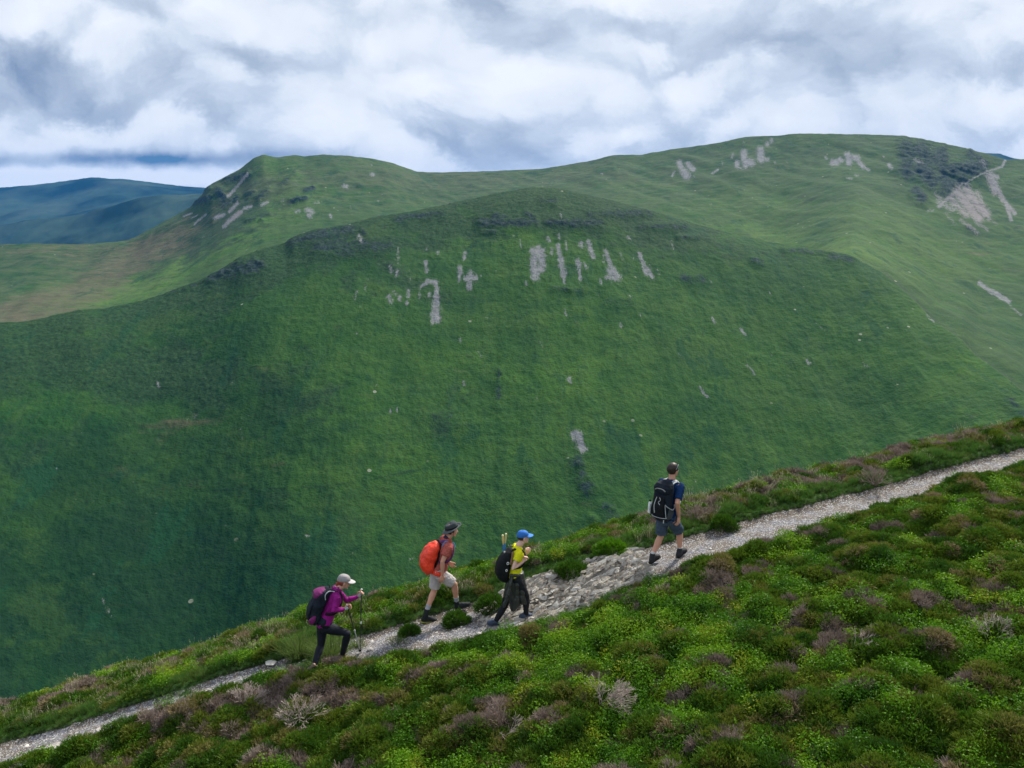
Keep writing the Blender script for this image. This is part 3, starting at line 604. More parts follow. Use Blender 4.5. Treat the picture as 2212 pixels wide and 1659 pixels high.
def build(name, V, F, hs, rs, mat, link=False, parent=None, loc=None):
    o = mkobj(name, V, F, mat, parent=parent, loc=loc, smooth=False, link=link)
    for k, a in (('h', hs), ('r', rs)):
        at = o.data.attributes.new(k, 'FLOAT', 'POINT'); at.data.foreach_set('value', np.asarray(a, np.float32))
    return o
class Tuft:
    def __init__(s, seed): s.r = np.random.default_rng(seed); s.V = []; s.F = []; s.h = []; s.c = []
    def blade(s, p, d, L, w, h0, h1, bend=0.0, segs=1, tip=.25):
        """narrow leaf from p along d"""
        d = d/np.linalg.norm(d); a = np.cross(d, s.r.normal(size=3)); a /= np.linalg.norm(a)
        rr = s.r.random(); k = len(s.V)
        for i in range(segs+1):
            f = i/segs; q = p+d*L*f+np.array([0, 0, -bend*L*f*f])+a*0
            ww = w*(1-(1-tip)*f) if segs > 1 else (w if i == 0 else w*tip)
            s.V += [q-a*ww/2, q+a*ww/2]; hh = h0+(h1-h0)*f; s.h += [hh, hh]; s.c += [rr, rr]
        for i in range(segs): s.F.append((k+2*i, k+2*i+1, k+2*i+3, k+2*i+2))
    def oval(s, p, d, L, w, hh):
        d = d/np.linalg.norm(d); a = np.cross(d, s.r.normal(size=3)); a /= np.linalg.norm(a); nn = np.cross(d, a)
        k = len(s.V); rr = s.r.random()
        s.V += [p, p+d*L*.5+a*w/2+nn*w*.12, p+d*L, p+d*L*.5-a*w/2+nn*w*.12]; s.h += [hh]*4; s.c += [rr]*4; s.F.append((k, k+1, k+2, k+3))
    def twig(s, p, d, L, w, h0=.5, h1=1):
        d = d/np.linalg.norm(d); a = np.cross(d, [.3, .2, 1]); a /= np.linalg.norm(a); b = np.cross(d, a); k = len(s.V); rr = s.r.random()
        for f, ww in ((0, w), (1, w*.55)):
            for j in range(3):
                an = j*2.094; s.V.append(p+d*L*f+(a*math.cos(an)+b*math.sin(an))*ww/2); s.h.append(h0+(h1-h0)*f); s.c.append(rr)
        for j in range(3): s.F.append((k+j, k+(j+1) % 3, k+3+(j+1) % 3, k+3+j))
        return p+d*L
def heather(seed, n=150, R=.13, Hh=.15, leg=1.0):
    t = Tuft(seed); r = t.r
    for i in range(n):
        th = r.uniform(0, 6.283); rad = math.sqrt(r.random())*R
        top = Hh*(1-.45*(rad/R)**2)*r.uniform(.75, 1.12)
        p = np.array([rad*math.cos(th), rad*math.sin(th), top-.05])
        d = np.array([p[0]*.9+r.normal(0, .04), p[1]*.9+r.normal(0, .04), .10])
        for j in range(3):
            dd = d+r.normal(0, .045, 3)
            t.blade(p+r.normal(0, .008, 3), dd, r.uniform(.022, .042)*leg, r.uniform(.007, .011), .45, 1.0, tip=.5)
        if i % 3 == 0: t.blade(np.array([p[0]*.4, p[1]*.4, 0]), p*np.array([.6, .6, 1]), top, .006, 0, .4, tip=.6)
    return t
def bilberry(seed, n=130, R=.12, Hh=.17):
    t = Tuft(seed); r = t.r
    for i in range(n):
        th = r.uniform(0, 6.283); rad = math.sqrt(r.random())*R
        zz = Hh*r.uniform(.45, 1.1)*(1-.3*(rad/R)**2)
        p = np.array([rad*math.cos(th), rad*math.sin(th), zz])
        d = np.array([r.normal(), r.normal(), r.uniform(-.1, 1.1)])
        t.oval(p, d, r.uniform(.020, .034), r.uniform(.013, .019), .35+.65*zz/Hh)
        if i % 5 == 0: t.blade(np.array([p[0]*.5, p[1]*.5, 0]), p*np.array([.5, .5, 1]), zz*1.1, .004, .1, .8)
    return t
def deadtuft(seed, n=40, R=.10, Hh=.17, fine=True):
    t = Tuft(seed); r = t.r
    for i in range(n):
        th = r.uniform(0, 6.283); d = np.array([math.cos(th)*r.uniform(.15, .9), math.sin(th)*r.uniform(.15, .9), r.uniform(.5, 1)])
        q = t.twig(np.array([r.normal(0, .02), r.normal(0, .02), 0]), d, Hh*r.uniform(.3, .6), .005, .3, .8)
        for j in range(5):
            dd = d/np.linalg.norm(d)+r.normal(0, .45, 3); t.blade(q, dd, r.uniform(.04, .08), .006, .7, 1, tip=.6)
    return t
def grasstuft(seed, n=70, R=.06, Hh=.16, w=.006, flop=.5, heads=False):
    t = Tuft(seed); r = t.r
    for i in range(n):
        th = r.uniform(0, 6.283); rad = r.random()*R
        d = np.array([math.cos(th)*r.uniform(.05, flop*1.4), math.sin(th)*r.uniform(.05, flop*1.4), 1])
        L = Hh*r.uniform(.55, 1.2)
        t.blade(np.array([rad*math.cos(th), rad*math.sin(th), 0]), d, L, w, .2, 1, bend=r.uniform(.05, .5)*flop, segs=3)
        if heads and i % 3 == 0:
            d = d/np.linalg.norm(d); e = np.array([rad*math.cos(th), rad*math.sin(th), 0])+d*L*.9
            for j in range(5): t.blade(e+d*j*.012, d+r.normal(0, .5, 3), .022, .008, 1, 1)
    return t
def protoset(nm, fs, mat):
    c = bpy.data.collections.new(nm)
    for i, f in enumerate(fs):
        o = build('%s_%02d' % (nm, i), f.V, f.F, f.h, f.c, mat); c.objects.link(o)
    return c
def stone_verts(seed, flat=.5):
    r = np.random.default_rng(seed)
    V = []; 
    import itertools
    g = (1+5**.5)/2
    ico = [(-1, g, 0), (1, g, 0), (-1, -g, 0), (1, -g, 0), (0, -1, g), (0, 1, g), (0, -1, -g), (0, 1, -g), (g, 0, -1), (g, 0, 1), (-g, 0, -1), (-g, 0, 1)]
    F = [(0, 11, 5), (0, 5, 1), (0, 1, 7), (0, 7, 10), (0, 10, 11), (1, 5, 9), (5, 11, 4), (11, 10, 2), (10, 7, 6), (7, 1, 8), (3, 9, 4), (3, 4, 2), (3, 2, 6), (3, 6, 8), (3, 8, 9), (4, 9, 5), (2, 4, 11), (6, 2, 10), (8, 6, 7), (9, 8, 1)]
    V = np.array(ico)/1.9; V *= r.uniform(.65, 1.25, (12, 1)); V *= np.array([1, r.uniform(.6, .95), flat*r.uniform(.7, 1.2)])
    return V*.5, F
M_STONE = bpy.data.materials.new('slate_stone'); M_STONE.use_nodes = True
_n = NT(M_STONE.node_tree); _b = _n.n['Principled BSDF']
_c = _n.ramp(_n.attr('tint', 'INSTANCER'), [(0, (.16, .135, .115)), (.5, (.36, .335, .315)), (1, (.66, .63, .58))])
_c = _n.mix(_n.step(_n.noise(_n.coord('Object'), 9, 4, .7), .45, .7, 0, .6), _c, (.17, .15, .12))
_n.put(_b.inputs['Base Color'], _c); _b.inputs['Roughness'].default_value = .8
def stoneset():
    c = bpy.data.collections.new('gravel_bits')
    for i in range(5):
        V, F = stone_verts(400+i, .45); o = mkobj('stone_bit_%d' % i, V, F, M_STONE, smooth=False, link=False); c.objects.link(o)
    return c
SETS = dict(heather=protoset('heather_sprigs', [heather(1), heather(2, 125, .12, .13), heather(3, 165, .15, .16), heather(4, 110, .10, .12)], M_HEATH),
            bilberry=protoset('bilberry_sprigs', [bilberry(11), bilberry(12, 110, .11, .14), bilberry(13, 150, .14, .19)], M_BILB),
            dead=protoset('dead_sprigs', [deadtuft(21), deadtuft(22, 30, .1, .14), deadtuft(23, 45, .1, .20)], M_DEAD),
            grass=protoset('grass_sprigs', [grasstuft(31), grasstuft(32, 55, .07, .12), grasstuft(33, 80, .06, .20)], M_GRASS),
            pale=protoset('pale_sprigs', [grasstuft(41, 26, .06, .30, .004, .35, True), grasstuft(42, 20, .06, .24, .004, .45, True)], M_PALE),
            stones=stoneset())
def scatter(name, label, cat, P, rot, scl, tint, coll, nidx):
    me = bpy.data.meshes.new(name); me.vertices.add(len(P)); me.vertices.foreach_set('co', np.asarray(P, np.float32).ravel()); me.update()
    a = me.attributes.new('rot', 'FLOAT_VECTOR', 'POINT'); a.data.foreach_set('vector', np.asarray(rot, np.float32).ravel())
    a = me.attributes.new('scl', 'FLOAT', 'POINT'); a.data.foreach_set('value', np.asarray(scl, np.float32))
    a = me.attributes.new('tint', 'FLOAT', 'POINT'); a.data.foreach_set('value', np.asarray(tint, np.float32))
    a = me.attributes.new('pick', 'INT', 'POINT'); a.data.foreach_set('value', RNG.integers(0, nidx, len(P)).astype(np.int32))
    o = bpy.data.objects.new(name, me); COL.objects.link(o)
    g = bpy.data.node_groups.new(name+'_scatter', 'GeometryNodeTree')
    g.interface.new_socket('Geometry', in_out='INPUT', socket_type='NodeSocketGeometry'); g.interface.new_socket('Geometry', in_out='OUTPUT', socket_type='NodeSocketGeometry')
    gi = g.nodes.new('NodeGroupInput'); go = g.nodes.new('NodeGroupOutput'); ip = g.nodes.new('GeometryNodeInstanceOnPoints'); ci = g.nodes.new('GeometryNodeCollectionInfo')
    ci.inputs['Collection'].default_value = coll; ci.inputs['Separate Children'].default_value = True; ci.inputs['Reset Children'].default_value = True
    def na(nm, ty):
        q_ = g.nodes.new('GeometryNodeInputNamedAttribute'); q_.data_type = ty; q_.inputs[0].default_value = nm; return q_.outputs[0]
    L = g.links.new
    L(gi.outputs[0], ip.inputs['Points']); L(ci.outputs[0], ip.inputs['Instance']); ip.inputs['Pick Instance'].default_value = True
    L(na('pick', 'INT'), ip.inputs['Instance Index']); L(na('rot', 'FLOAT_VECTOR'), ip.inputs['Rotation']); L(na('scl', 'FLOAT'), ip.inputs['Scale'])
    L(ip.outputs[0], go.inputs[0])
    md = o.modifiers.new('scatter', 'NODES'); md.node_group = g
    return tag(o, label, cat, kind='stuff')

# --- sample the slope, denser where it is near
def candidates(step, x0=-12.5, x1=17, y0=5.0, y1=20.5):
    xs = np.arange(x0, x1, step); ys = np.arange(y0, y1, step); X, Y = np.meshgrid(xs, ys)
    X = X+RNG.uniform(-.5, .5, X.shape)*step; Y = Y+RNG.uniform(-.5, .5, X.shape)*step
    X, Y = X.ravel(), Y.ravel()
    Z = height(X, Y); px, py = toPix(X, Y, Z+.15)
    k = (px > -330) & (px < 2540) & (py < 1960) & (Y < tI(T_cy, X)+2.2)
    return X[k], Y[k], Z[k]
def normals(X, Y, e=.06):
    zx = (height(X+e, Y, False)-height(X-e, Y, False))/(2*e); zy = (height(X, Y+e, False)-height(X, Y-e, False))/(2*e)
    return zx, zy
def emit(name, label, cat, X, Y, Z, scl, tint, coll, nidx, lean=.6, sink=.03):
    zx, zy = normals(X, Y)
    rx = np.arctan(zy)*lean+RNG.normal(0, .12, len(X)); ry = -np.arctan(zx)*lean+RNG.normal(0, .12, len(X)); rz = RNG.uniform(0, 6.283, len(X))
    # tilt first about z inside, so order: spin, then lean: euler XYZ applies x first, so fold spin into picks instead
    from mathutils import Euler
    ROT = np.empty((len(X), 3))
    for i in range(len(X)):
        q_ = Euler((rx[i], ry[i], 0)).to_matrix() @ Matrix.Rotation(rz[i], 3, 'Z'); e_ = q_.to_euler(); ROT[i] = (e_.x, e_.y, e_.z)
    return scatter(name, label, cat, np.stack([X, Y, Z-sink], -1), ROT, scl, np.clip(tint, 0, 1), coll, nidx)
def species(X, Y):
    pd = pathd(X, Y); far = Y > tI(T_py, X)
    wv_ = .55*fbm(X/1.6, Y/1.6, 3, 301)+.75*fbm(X/.55, Y/.55, 3, 304); w2 = fbm(X/.45, Y/.45, 3, 302); w3 = .6*fbm(X/.9+50, Y/.6, 3, 303)+.7*fbm(X/.42, Y/.35, 2, 305); px, py = toPix(X, Y, base(X, Y))
    crestd = tI(T_cy, X)-Y
    dead = w3+.25*w2-.20+.16*sgauss(px, py, 550, 1540, 330, 60, -12)*1.6+.25*sgauss(px, py, 1390, 1270, 130, 35)+.15*sgauss(px, py, 1900, 1080, 400, 35, -18)+.30*far*sstep(.7, .0, crestd)*sstep(1000, 1500, px)+.2*far*sstep(.6, .1, crestd)*sstep(700, 0, px)
    dead += .45*sgauss(px, py, 1780, 1400, 60, 32)+.4*sgauss(px, py, 1290, 1500, 45, 25)+.4*sgauss(px, py, 1080, 1580, 40, 25)+.4*sgauss(px, py, 640, 1530, 45, 30)+.3*sgauss(px, py, 2100, 1330, 50, 25)
    bil = wv_*.85+.25*w2+.05-.8*(mound(X, Y)-.09)-.055+.12*sgauss(px, py, 1500, 1500, 500, 150)+.25*sgauss(px, py, 1330, 1400, 250, 90)-.25*sgauss(px, py, 300, 1600, 400, 80)
    grass = sstep(1.75, 1.25, pd+.5*w2)
    grass = np.maximum(grass, far*sstep(.55, .75, 1-(pd-1)/3.0+w2*.6)*sstep(900, 1500, px)*.9)
    grass = np.maximum(grass, far*sstep(.35, .6, .6-(pd-1)/4.0+w2)*sstep(900, 600, px))
    grass = np.maximum(grass, .9*sgauss(px, py, 690, 1385, 45, 25))
    return pd, far, wv_, w2, dead, bil, grass, crestd, px, py
X, Y, Z = candidates(.088)
pd, far, wv_, w2, dead, bil, grass, crestd, px, py = species(X, Y)
u = RNG.random(len(X)); onveg = pd > 1.12+.22*fbm(X*2.5, Y*2.5, 2, 311)
isg = (grass > .25+.5*u) & onveg
isd = (~isg) & onveg & (dead > .10+.22*(u-.5))
isb = (~isg) & (~isd) & onveg & (bil > .13+.30*(u-.5))
ish = (~isg) & (~isd) & (~isb) & onveg
mo = mound(X, Y)
patch = fbm(X/.40, Y/.40, 3, 320)
th = .37+.75*patch+RNG.normal(0, .16, len(X))+.25*(dead > -.02)+.5*(mo-.12)
if True:
    k = ish; emit('heather', 'dark olive and brown-tipped heather covering the near slope', 'heather', X[k], Y[k], Z[k], RNG.uniform(.75, 1.35, k.sum()), th[k], SETS['heather'], 4)
    k = isb; emit('bilberry', 'bright green bilberry growing between the heather', 'bilberry', X[k], Y[k], Z[k], RNG.uniform(.75, 1.3, k.sum()), (.50+.9*fbm(X/.6, Y/.6, 3, 330)+RNG.normal(0, .18, len(X)))[k], SETS['bilberry'], 3)
    k = isd; emit('dead_heather', 'grey-pink twiggy dead heather among the green', 'dead heather', X[k], Y[k], Z[k], RNG.uniform(.7, 1.25, k.sum()), (.42+.6*patch+RNG.normal(0, .12, len(X)))[k], SETS['dead'], 3)
# grass needs a finer net
X, Y, Z = candidates(.062)
pd, far, wv_, w2, dead, bil, grass, crestd, px, py = species(X, Y); u = RNG.random(len(X))
gm = grassmask(X, Y)
k = ((grass > .35+.5*u) & (pd > 1.05)) | ((gm > .42+.5*u) & (pd < 1.3) & (rockmask(X, Y) < .3))
emit('grass', 'short green grass along both edges of the path', 'grass', X[k], Y[k], Z[k], np.where(pd[k] < 1.5, RNG.uniform(.30, .6, k.sum()), RNG.uniform(.6, 1.15, k.sum())), (.45+.6*w2[k]+RNG.normal(0, .15, k.sum())), SETS['grass'], 3, sink=.01)
k = far & (crestd < .75) & (crestd > -1.1) & (u < .20*(.25+sgauss(px, 0*px, 560, 0, 120, 1)+sgauss(px, 0*px, 1540, 0, 110, 1)+.6*sgauss(px, 0*px, 1000, 0, 80, 1)+.6*sgauss(px, 0*px, 200, 0, 100, 1))*sstep(-.25, .35, fbm(X/.8, Y/.8, 3, 340)+.05)) & (pd > 1.3)
emit('seeding_grass', 'pale seeding grass along the outer edge of the verge', 'grass', X[k], Y[k], Z[k], RNG.uniform(.5, .95, k.sum()), RNG.normal(.5, .2, k.sum()), SETS['pale'], 2, sink=.0)
# gravel and broken slate on the tread
X, Y, Z = candidates(.045); pd = pathd(X, Y); rm = rockmask(X, Y); u = RNG.random(len(X)); px, py = toPix(X, Y, Z)
k = (pd < 1.15) & (rm < .6) & (u < .55*sstep(1.2, .5, pd)*(1-.75*grassmask(X, Y)))
sz = RNG.lognormal(-4.35, .72, k.sum())*(1+.9*rm[k])*(1+.8*sgauss(px[k], py[k], 90, 1600, 80, 40))
emit('gravel', 'loose grey gravel and slate chips on the footpath', 'gravel', X[k], Y[k], Z[k], np.clip(sz, .006, .10), RNG.normal(.5, .25, k.sum()), SETS['stones'], 5, sink=.0)

# bare slate breaking through the path: tilted plates, all split along the same grain
def outcrop():
    r = np.random.default_rng(77); V = []; F = []; T_ = []
    X, Y, Z = candidates(.060, -1.5, 4.5, 11.5, 16); rm = rockmask(X, Y); k = rm > .25; X, Y, Z = X[k], Y[k], Z[k]
    for x, y, z_ in zip(X, Y, Z):
        if r.random() > .80: continue
        L = r.uniform(.07, .30); H_ = r.uniform(.025, .085); W_ = r.uniform(.010, .026)
        yaw = .50+r.normal(0, .16)+.45*perlin(np.array([x*1.2]), np.array([y*1.2]), 88)[0]; pit = .16+r.normal(0, .13); roll = -.60+r.normal(0, .18)
        R = (Matrix.Rotation(yaw, 3, 'Z') @ Matrix.Rotation(-pit, 3, 'Y') @ Matrix.Rotation(roll, 3, 'X')); R = np.array(R)
        k0 = len(V); tv = r.random()
        for a, w1, h1 in ((-.5, .25, .35), (-.28, 1, .9), (.05, 1.05, 1.1), (.32, .8, .8), (.5, .2, .3)):
            for sx_, sz_ in ((-1, -1), (1, -1), (1, .9), (-.55, 1.1)):
                q = np.array([a*L+r.normal(0, .008), sx_*W_*w1*r.uniform(.6, 1.1), sz_*H_*.5*h1*r.uniform(.7, 1.15)])
                V.append(R @ q+np.array([x, y, z_-.015])); T_.append(tv)
        for i in range(4):
            for j in range(4): F.append((k0+i*4+j, k0+i*4+(j+1) % 4, k0+(i+1)*4+(j+1) % 4, k0+(i+1)*4+j))
        F += [(k0+3, k0+2, k0+1, k0), (k0+16, k0+17, k0+18, k0+19)]
    m = bpy.data.materials.new('bare_slate'); m.use_nodes = True; n = NT(m.node_tree); P = n.coord('Object'); bs = n.n['Principled BSDF']
    c = n.ramp(n.attr('tone'), [(0, (.22, .19, .155)), (.35, (.37, .34, .29)), (.7, (.50, .47, .415)), (1, (.62, .60, .56))])
    c = n.mix(n.step(n.noise(P, 14, 6, .75), .48, .66, 0, .8), c, (.15, .115, .075)); c = n.mix(n.step(n.noise(P, 3.5, 4, .6), .55, .68, 0, .5), c, (.30, .29, .29))
    n.put(bs.inputs['Base Color'], c); bs.inputs['Roughness'].default_value = .85; n.put(bs.inputs['Normal'], n.bump(n.noise(P, 45, 5, .7), .6, .02))
    g = np.array([X.mean(), Y.mean(), Z.mean()]); o = mkobj('rock_outcrop', V, F, m, loc=g, smooth=False)
    at = o.data.attributes.new('tone', 'FLOAT', 'POINT'); at.data.foreach_set('value', np.array(T_, np.float32))
    tag(o, 'jagged cream-coloured slate outcrop breaking through the middle of the path', 'rock outcrop')
outcrop()
# ------------------------------------------------------------------ plants and stones one can point to
def at_ground(px, py): return ground_hit(px, py)
def shrub(name, label, cat, px, py, R, Hh, mat, tint, n=420, seed=0, group=None, dead=False, lean=(0, 0), bright=False):
    g = at_ground(px, py); r = np.random.default_rng(seed+900)
    t = Tuft(seed+1); bt = Tuft(seed+2)
    if not dead:
        for i in range(n):
            th = r.uniform(0, 6.283); el = math.asin(r.uniform(-.05, 1)); rr_ = 1+.22*math.sin(3*th+seed)*math.cos(2*el)+r.normal(0, .07)
            dirv = np.array([math.cos(th)*math.cos(el), math.sin(th)*math.cos(el), math.sin(el)])
            p = dirv*np.array([R, R, Hh])*rr_*r.uniform(.72, 1.0)
            for j in range(5): t.blade(p+r.normal(0, .012, 3), dirv+np.array([0, 0, .5])+r.normal(0, .4, 3), r.uniform(.04, .065), r.uniform(.009, .014), .35+.3*r.random(), 1, tip=.45)
        for i in range(26):
            th = r.uniform(0, 6.283); bt.twig(np.zeros(3), np.array([math.cos(th)*R, math.sin(th)*R, Hh*r.uniform(.3, 1)])*.8, R*.85, .010)
    else:
        for i in range(int(n/14)):
            th = r.uniform(0, 6.283); d = np.array([math.cos(th)*r.uniform(.1, .9)+lean[0]*2.2, math.sin(th)*r.uniform(.1, .6)+lean[1]*2, r.uniform(.15, .8)]); d /= np.linalg.norm(d)
            q = bt.twig(np.zeros(3)+r.normal(0, .03, 3)*np.array([1, 1, 0]), d, Hh*r.uniform(.5, .9), .012, .8, 1)
            for j in range(3):
                d2 = d+r.normal(0, .28, 3); q2 = bt.twig(q, d2, R*r.uniform(.25, .5), .008, .9, 1)
                for m_ in range(3):
                    q3 = bt.twig(q2, d2+r.normal(0, .4, 3), R*r.uniform(.15, .3), .005, .9, 1)
                    for w_ in range(2): t.blade(q3, d2+r.normal(0, .5, 3), .05, .007, .8, 1, tip=.6)
    if dead:                                                     # one tangle of twigs
        k_ = len(bt.V); V = np.array(bt.V+t.V)+g
        o = build(name, V, bt.F+[tuple(q+k_ for q in f_) for f_ in t.F], bt.h+t.h, bt.c+t.c, M_DEADW if bright else mat, True, None, g)
        return tag(o, label, cat, group)
    root = empty(name, g, label, cat, group)
    build('foliage', np.array(t.V)+g, t.F, t.h, t.c, mat, True, root)
    build('branches', np.array(bt.V)+g, bt.F, bt.h, bt.c, M_DEADB, True, root)
    return root
def fixed(mat, name, t):
    m = mat.copy(); m.name = name
    for nd in list(m.node_tree.nodes):
        if nd.type == 'ATTRIBUTE' and nd.attribute_name == 'tint':
            for l in list(nd.outputs['Fac'].links):
                s_ = l.to_socket; m.node_tree.links.remove(l); s_.default_value = t
    return m
M_DEADB = fixed(M_DEAD, 'dead_branch', .55); M_DEADW = fixed(M_DEAD, 'bleached_branch', 1.0)
M_H1 = fixed(M_HEATH, 'heather_dark', .18); M_H2 = fixed(M_HEATH, 'heather_olive', .5); M_H3 = fixed(M_HEATH, 'heather_brown', .85); M_B1 = fixed(M_BILB, 'bush_green', .35)
M_G1 = fixed(M_GRASS, 'tussock_green', .9)
hb = [('dark heather clump growing in the middle of the path behind the red backpack man', 985, 1347, .23, .17, M_H1),
      ('small dark heather clump in the path between the woman and the hatted man', 886, 1369, .17, .11, M_H1),
      ('deep green heather bush on the verge just behind the yellow-shirted walker', 1062, 1318, .26, .26, M_H1),
      ('large rounded heather bush overhanging the path above the pale rock', 1322, 1196, .30, .24, M_B1),
      ('dark heather hump on the bank left of the large rounded bush', 1236, 1240, .30, .20, M_H1),
      ('brown heather clump at the lower edge of the path below the yellow-shirted walker', 1150, 1378, .20, .17, M_H3),
      ('olive heather clump just right of the walker in dark shorts', 1600, 1215, .24, .19, M_H2),
      ('dark shrub on the grassy verge right of the walker in dark shorts', 1562, 1140, .24, .22, M_H1)]
for i, (lb, a, b, R_, H_, m_) in enumerate(hb): shrub('heather_bush', lb, 'heather bush', a, b, R_, H_, m_, 0, int(2600*R_), 40+i, 'heather bushes beside the path')
db = [('bleached twiggy dead bush right of centre on the lower slope', 1830, 1415, .34, .24, (.5, -.1), True),
      ('silvery dead heather with long white twigs on the slope below the pale rock', 1300, 1530, .36, .22, (.3, 0), True),
      ('fan of pale dead twigs low on the slope, near the bottom edge', 1090, 1600, .32, .20, (.5, 0), True),
      ('grey dead bush below the woman with trekking poles', 655, 1560, .32, .24, (-.1, 0), True),
      ('white-stemmed dead heather left of the grey dead bush', 530, 1525, .24, .20, (.1, .1), True),
      ('pale dead twigs beside the path on the lower left', 330, 1570, .22, .18, (.2, 0), False),
      ('pink-grey dead heather on the crest of the verge, far right', 1890, 1048, .34, .20, (0, 0), False),
      ('blond dead bush on the verge behind the walker in dark shorts', 1500, 1130, .30, .24, (0, 0), False),
      ('dead twigs in the heather at the right edge of the slope', 2140, 1380, .26, .18, (.2, 0), True)]
for i, (lb, a, b, R_, H_, ln, br_) in enumerate(db): shrub('dead_bush', lb, 'dead bush', a, b, R_, H_, M_DEADB if not br_ else M_DEADB, 0, 330, 70+i, 'dead heather bushes', dead=True, lean=ln, bright=br_)
def tussock(label, px, py, n, H_, seed, mat=None, R=.16):
    g = at_ground(px, py); t = grasstuft(seed, n, R, H_, .007, .75)
    o = build('grass_tussock', np.array(t.V)+g, t.F, t.h, t.c, mat or M_G1, True, None, g)
    tag(o, label, 'grass tussock', 'grass tussocks round the woman')
tussock('pale green grass tussock behind the woman\'s rear leg', 648, 1412, 900, .36, 501, R=.26)
tussock('long grass tussock between the legs of the woman', 715, 1418, 900, .38, 502, R=.24)
tussock('low grass tussock beside the tips of the trekking poles', 770, 1398, 260, .14, 503)
tussock('grass tussock right of the woman\'s rear boot', 690, 1440, 300, .20, 504)
tussock('low grass tussock at the foot of the small dark heather clump', 860, 1388, 200, .10, 505, R=.2)
def stone(label, px, py, size, flat, seed, tint, rz=0):
    g = at_ground(px, py); V, F = stone_verts(seed, flat); c, s = math.cos(rz), math.sin(rz)
    V = V*size; V = np.stack([V[:, 0]*c-V[:, 1]*s, V[:, 0]*s+V[:, 1]*c, V[:, 2]], -1)+g+np.array([0, 0, size*flat*.10])
    m = M_STONES[tint]
    o = mkobj('stone', V, F, m, loc=g, smooth=False)
    bv = o.modifiers.new('bevel', 'BEVEL'); bv.width = size*.04; bv.segments = 2
    tag(o, label, 'stone', 'loose stones by the path')
M_STONES = [fixed(M_STONE, 'stone_'+a_, b_) for a_, b_ in (('dull', .25), ('grey', .5), ('pale', .85))]
for i, (lb, a, b, s_, fl, ti) in enumerate([
    ('flat white stone at the far edge of the path left of the woman', 586, 1432, .22, .3, 2), ('pale slab beside the path in the bottom left corner', 108, 1622, .34, .3, 1),
    ('long pale stone right of the corner slab', 165, 1598, .26, .3, 1), ('whitish slab lowest in the bottom left corner', 55, 1648, .30, .3, 1), ('grey stone on the lower lip of the path at far left', 215, 1580, .20, .4, 1),
    ('white-topped stone pair stone nearer the path, lower left', 318, 1545, .20, .45, 2), ('grey stone half hidden in dead heather, lower left', 480, 1545, .22, .5, 1),
    ('grey boulder in the bank left of the rock outcrop', 1190, 1248, .28, .6, 1), ('flat chip in front of the hatted man\'s raised boot', 1032, 1322, .16, .35, 2), ('grey slab on the path below the dark heather clump', 1040, 1372, .26, .3, 1),
    ('square stone at the lower edge of the path near the pole tips', 800, 1405, .18, .5, 1), ('small pale stone on the gravel right of the walker in dark shorts', 1535, 1186, .09, .5, 2)]):
    stone(lb, a, b, s_, fl, 600+i, ti, i*1.3)
# ================================================================== walkers
def fabric(name, col, rough=.85, bump=.4, scale=60, var=.25, spec=.2, col2=None):
    m = bpy.data.materials.new(name); m.use_nodes = True; n = NT(m.node_tree); bs = n.n['Principled BSDF']; P = n.coord('Object')
    q = n.noise(P, 7, 4, .6); wv_ = n.noise(P, scale, 2, .6)
    dk = tuple(c*(1-var) for c in col); lt = tuple(min(1, c*(1+var)) for c in (col2 or col))
    n.put(bs.inputs['Base Color'], n.ramp(q, [(.3, dk), (.7, lt)])); bs.inputs['Roughness'].default_value = rough; bs.inputs['Specular IOR Level'].default_value = spec
    n.put(bs.inputs['Normal'], n.bump(n.math('ADD', n.math('MULTIPLY', q, .03), n.math('MULTIPLY', wv_, .003)), bump, 1.0))
    return m
M_SKIN = fabric('skin', (.58, .31, .22), .55, .1, 90, .10, .4)
M_SKINT = fabric('skin_tanned', (.56, .285, .19), .55, .1, 90, .12, .4)
M_SKINP = fabric('skin_pale', (.68, .42, .34), .55, .1, 90, .08, .4)
M_EYEW = fabric('eye_white', (.7, .7, .68), .2, 0); M_EYED = fabric('eye_iris', (.03, .02, .015), .2, 0)
M_LIP = fabric('lips', (.42, .13, .12), .5, 0)

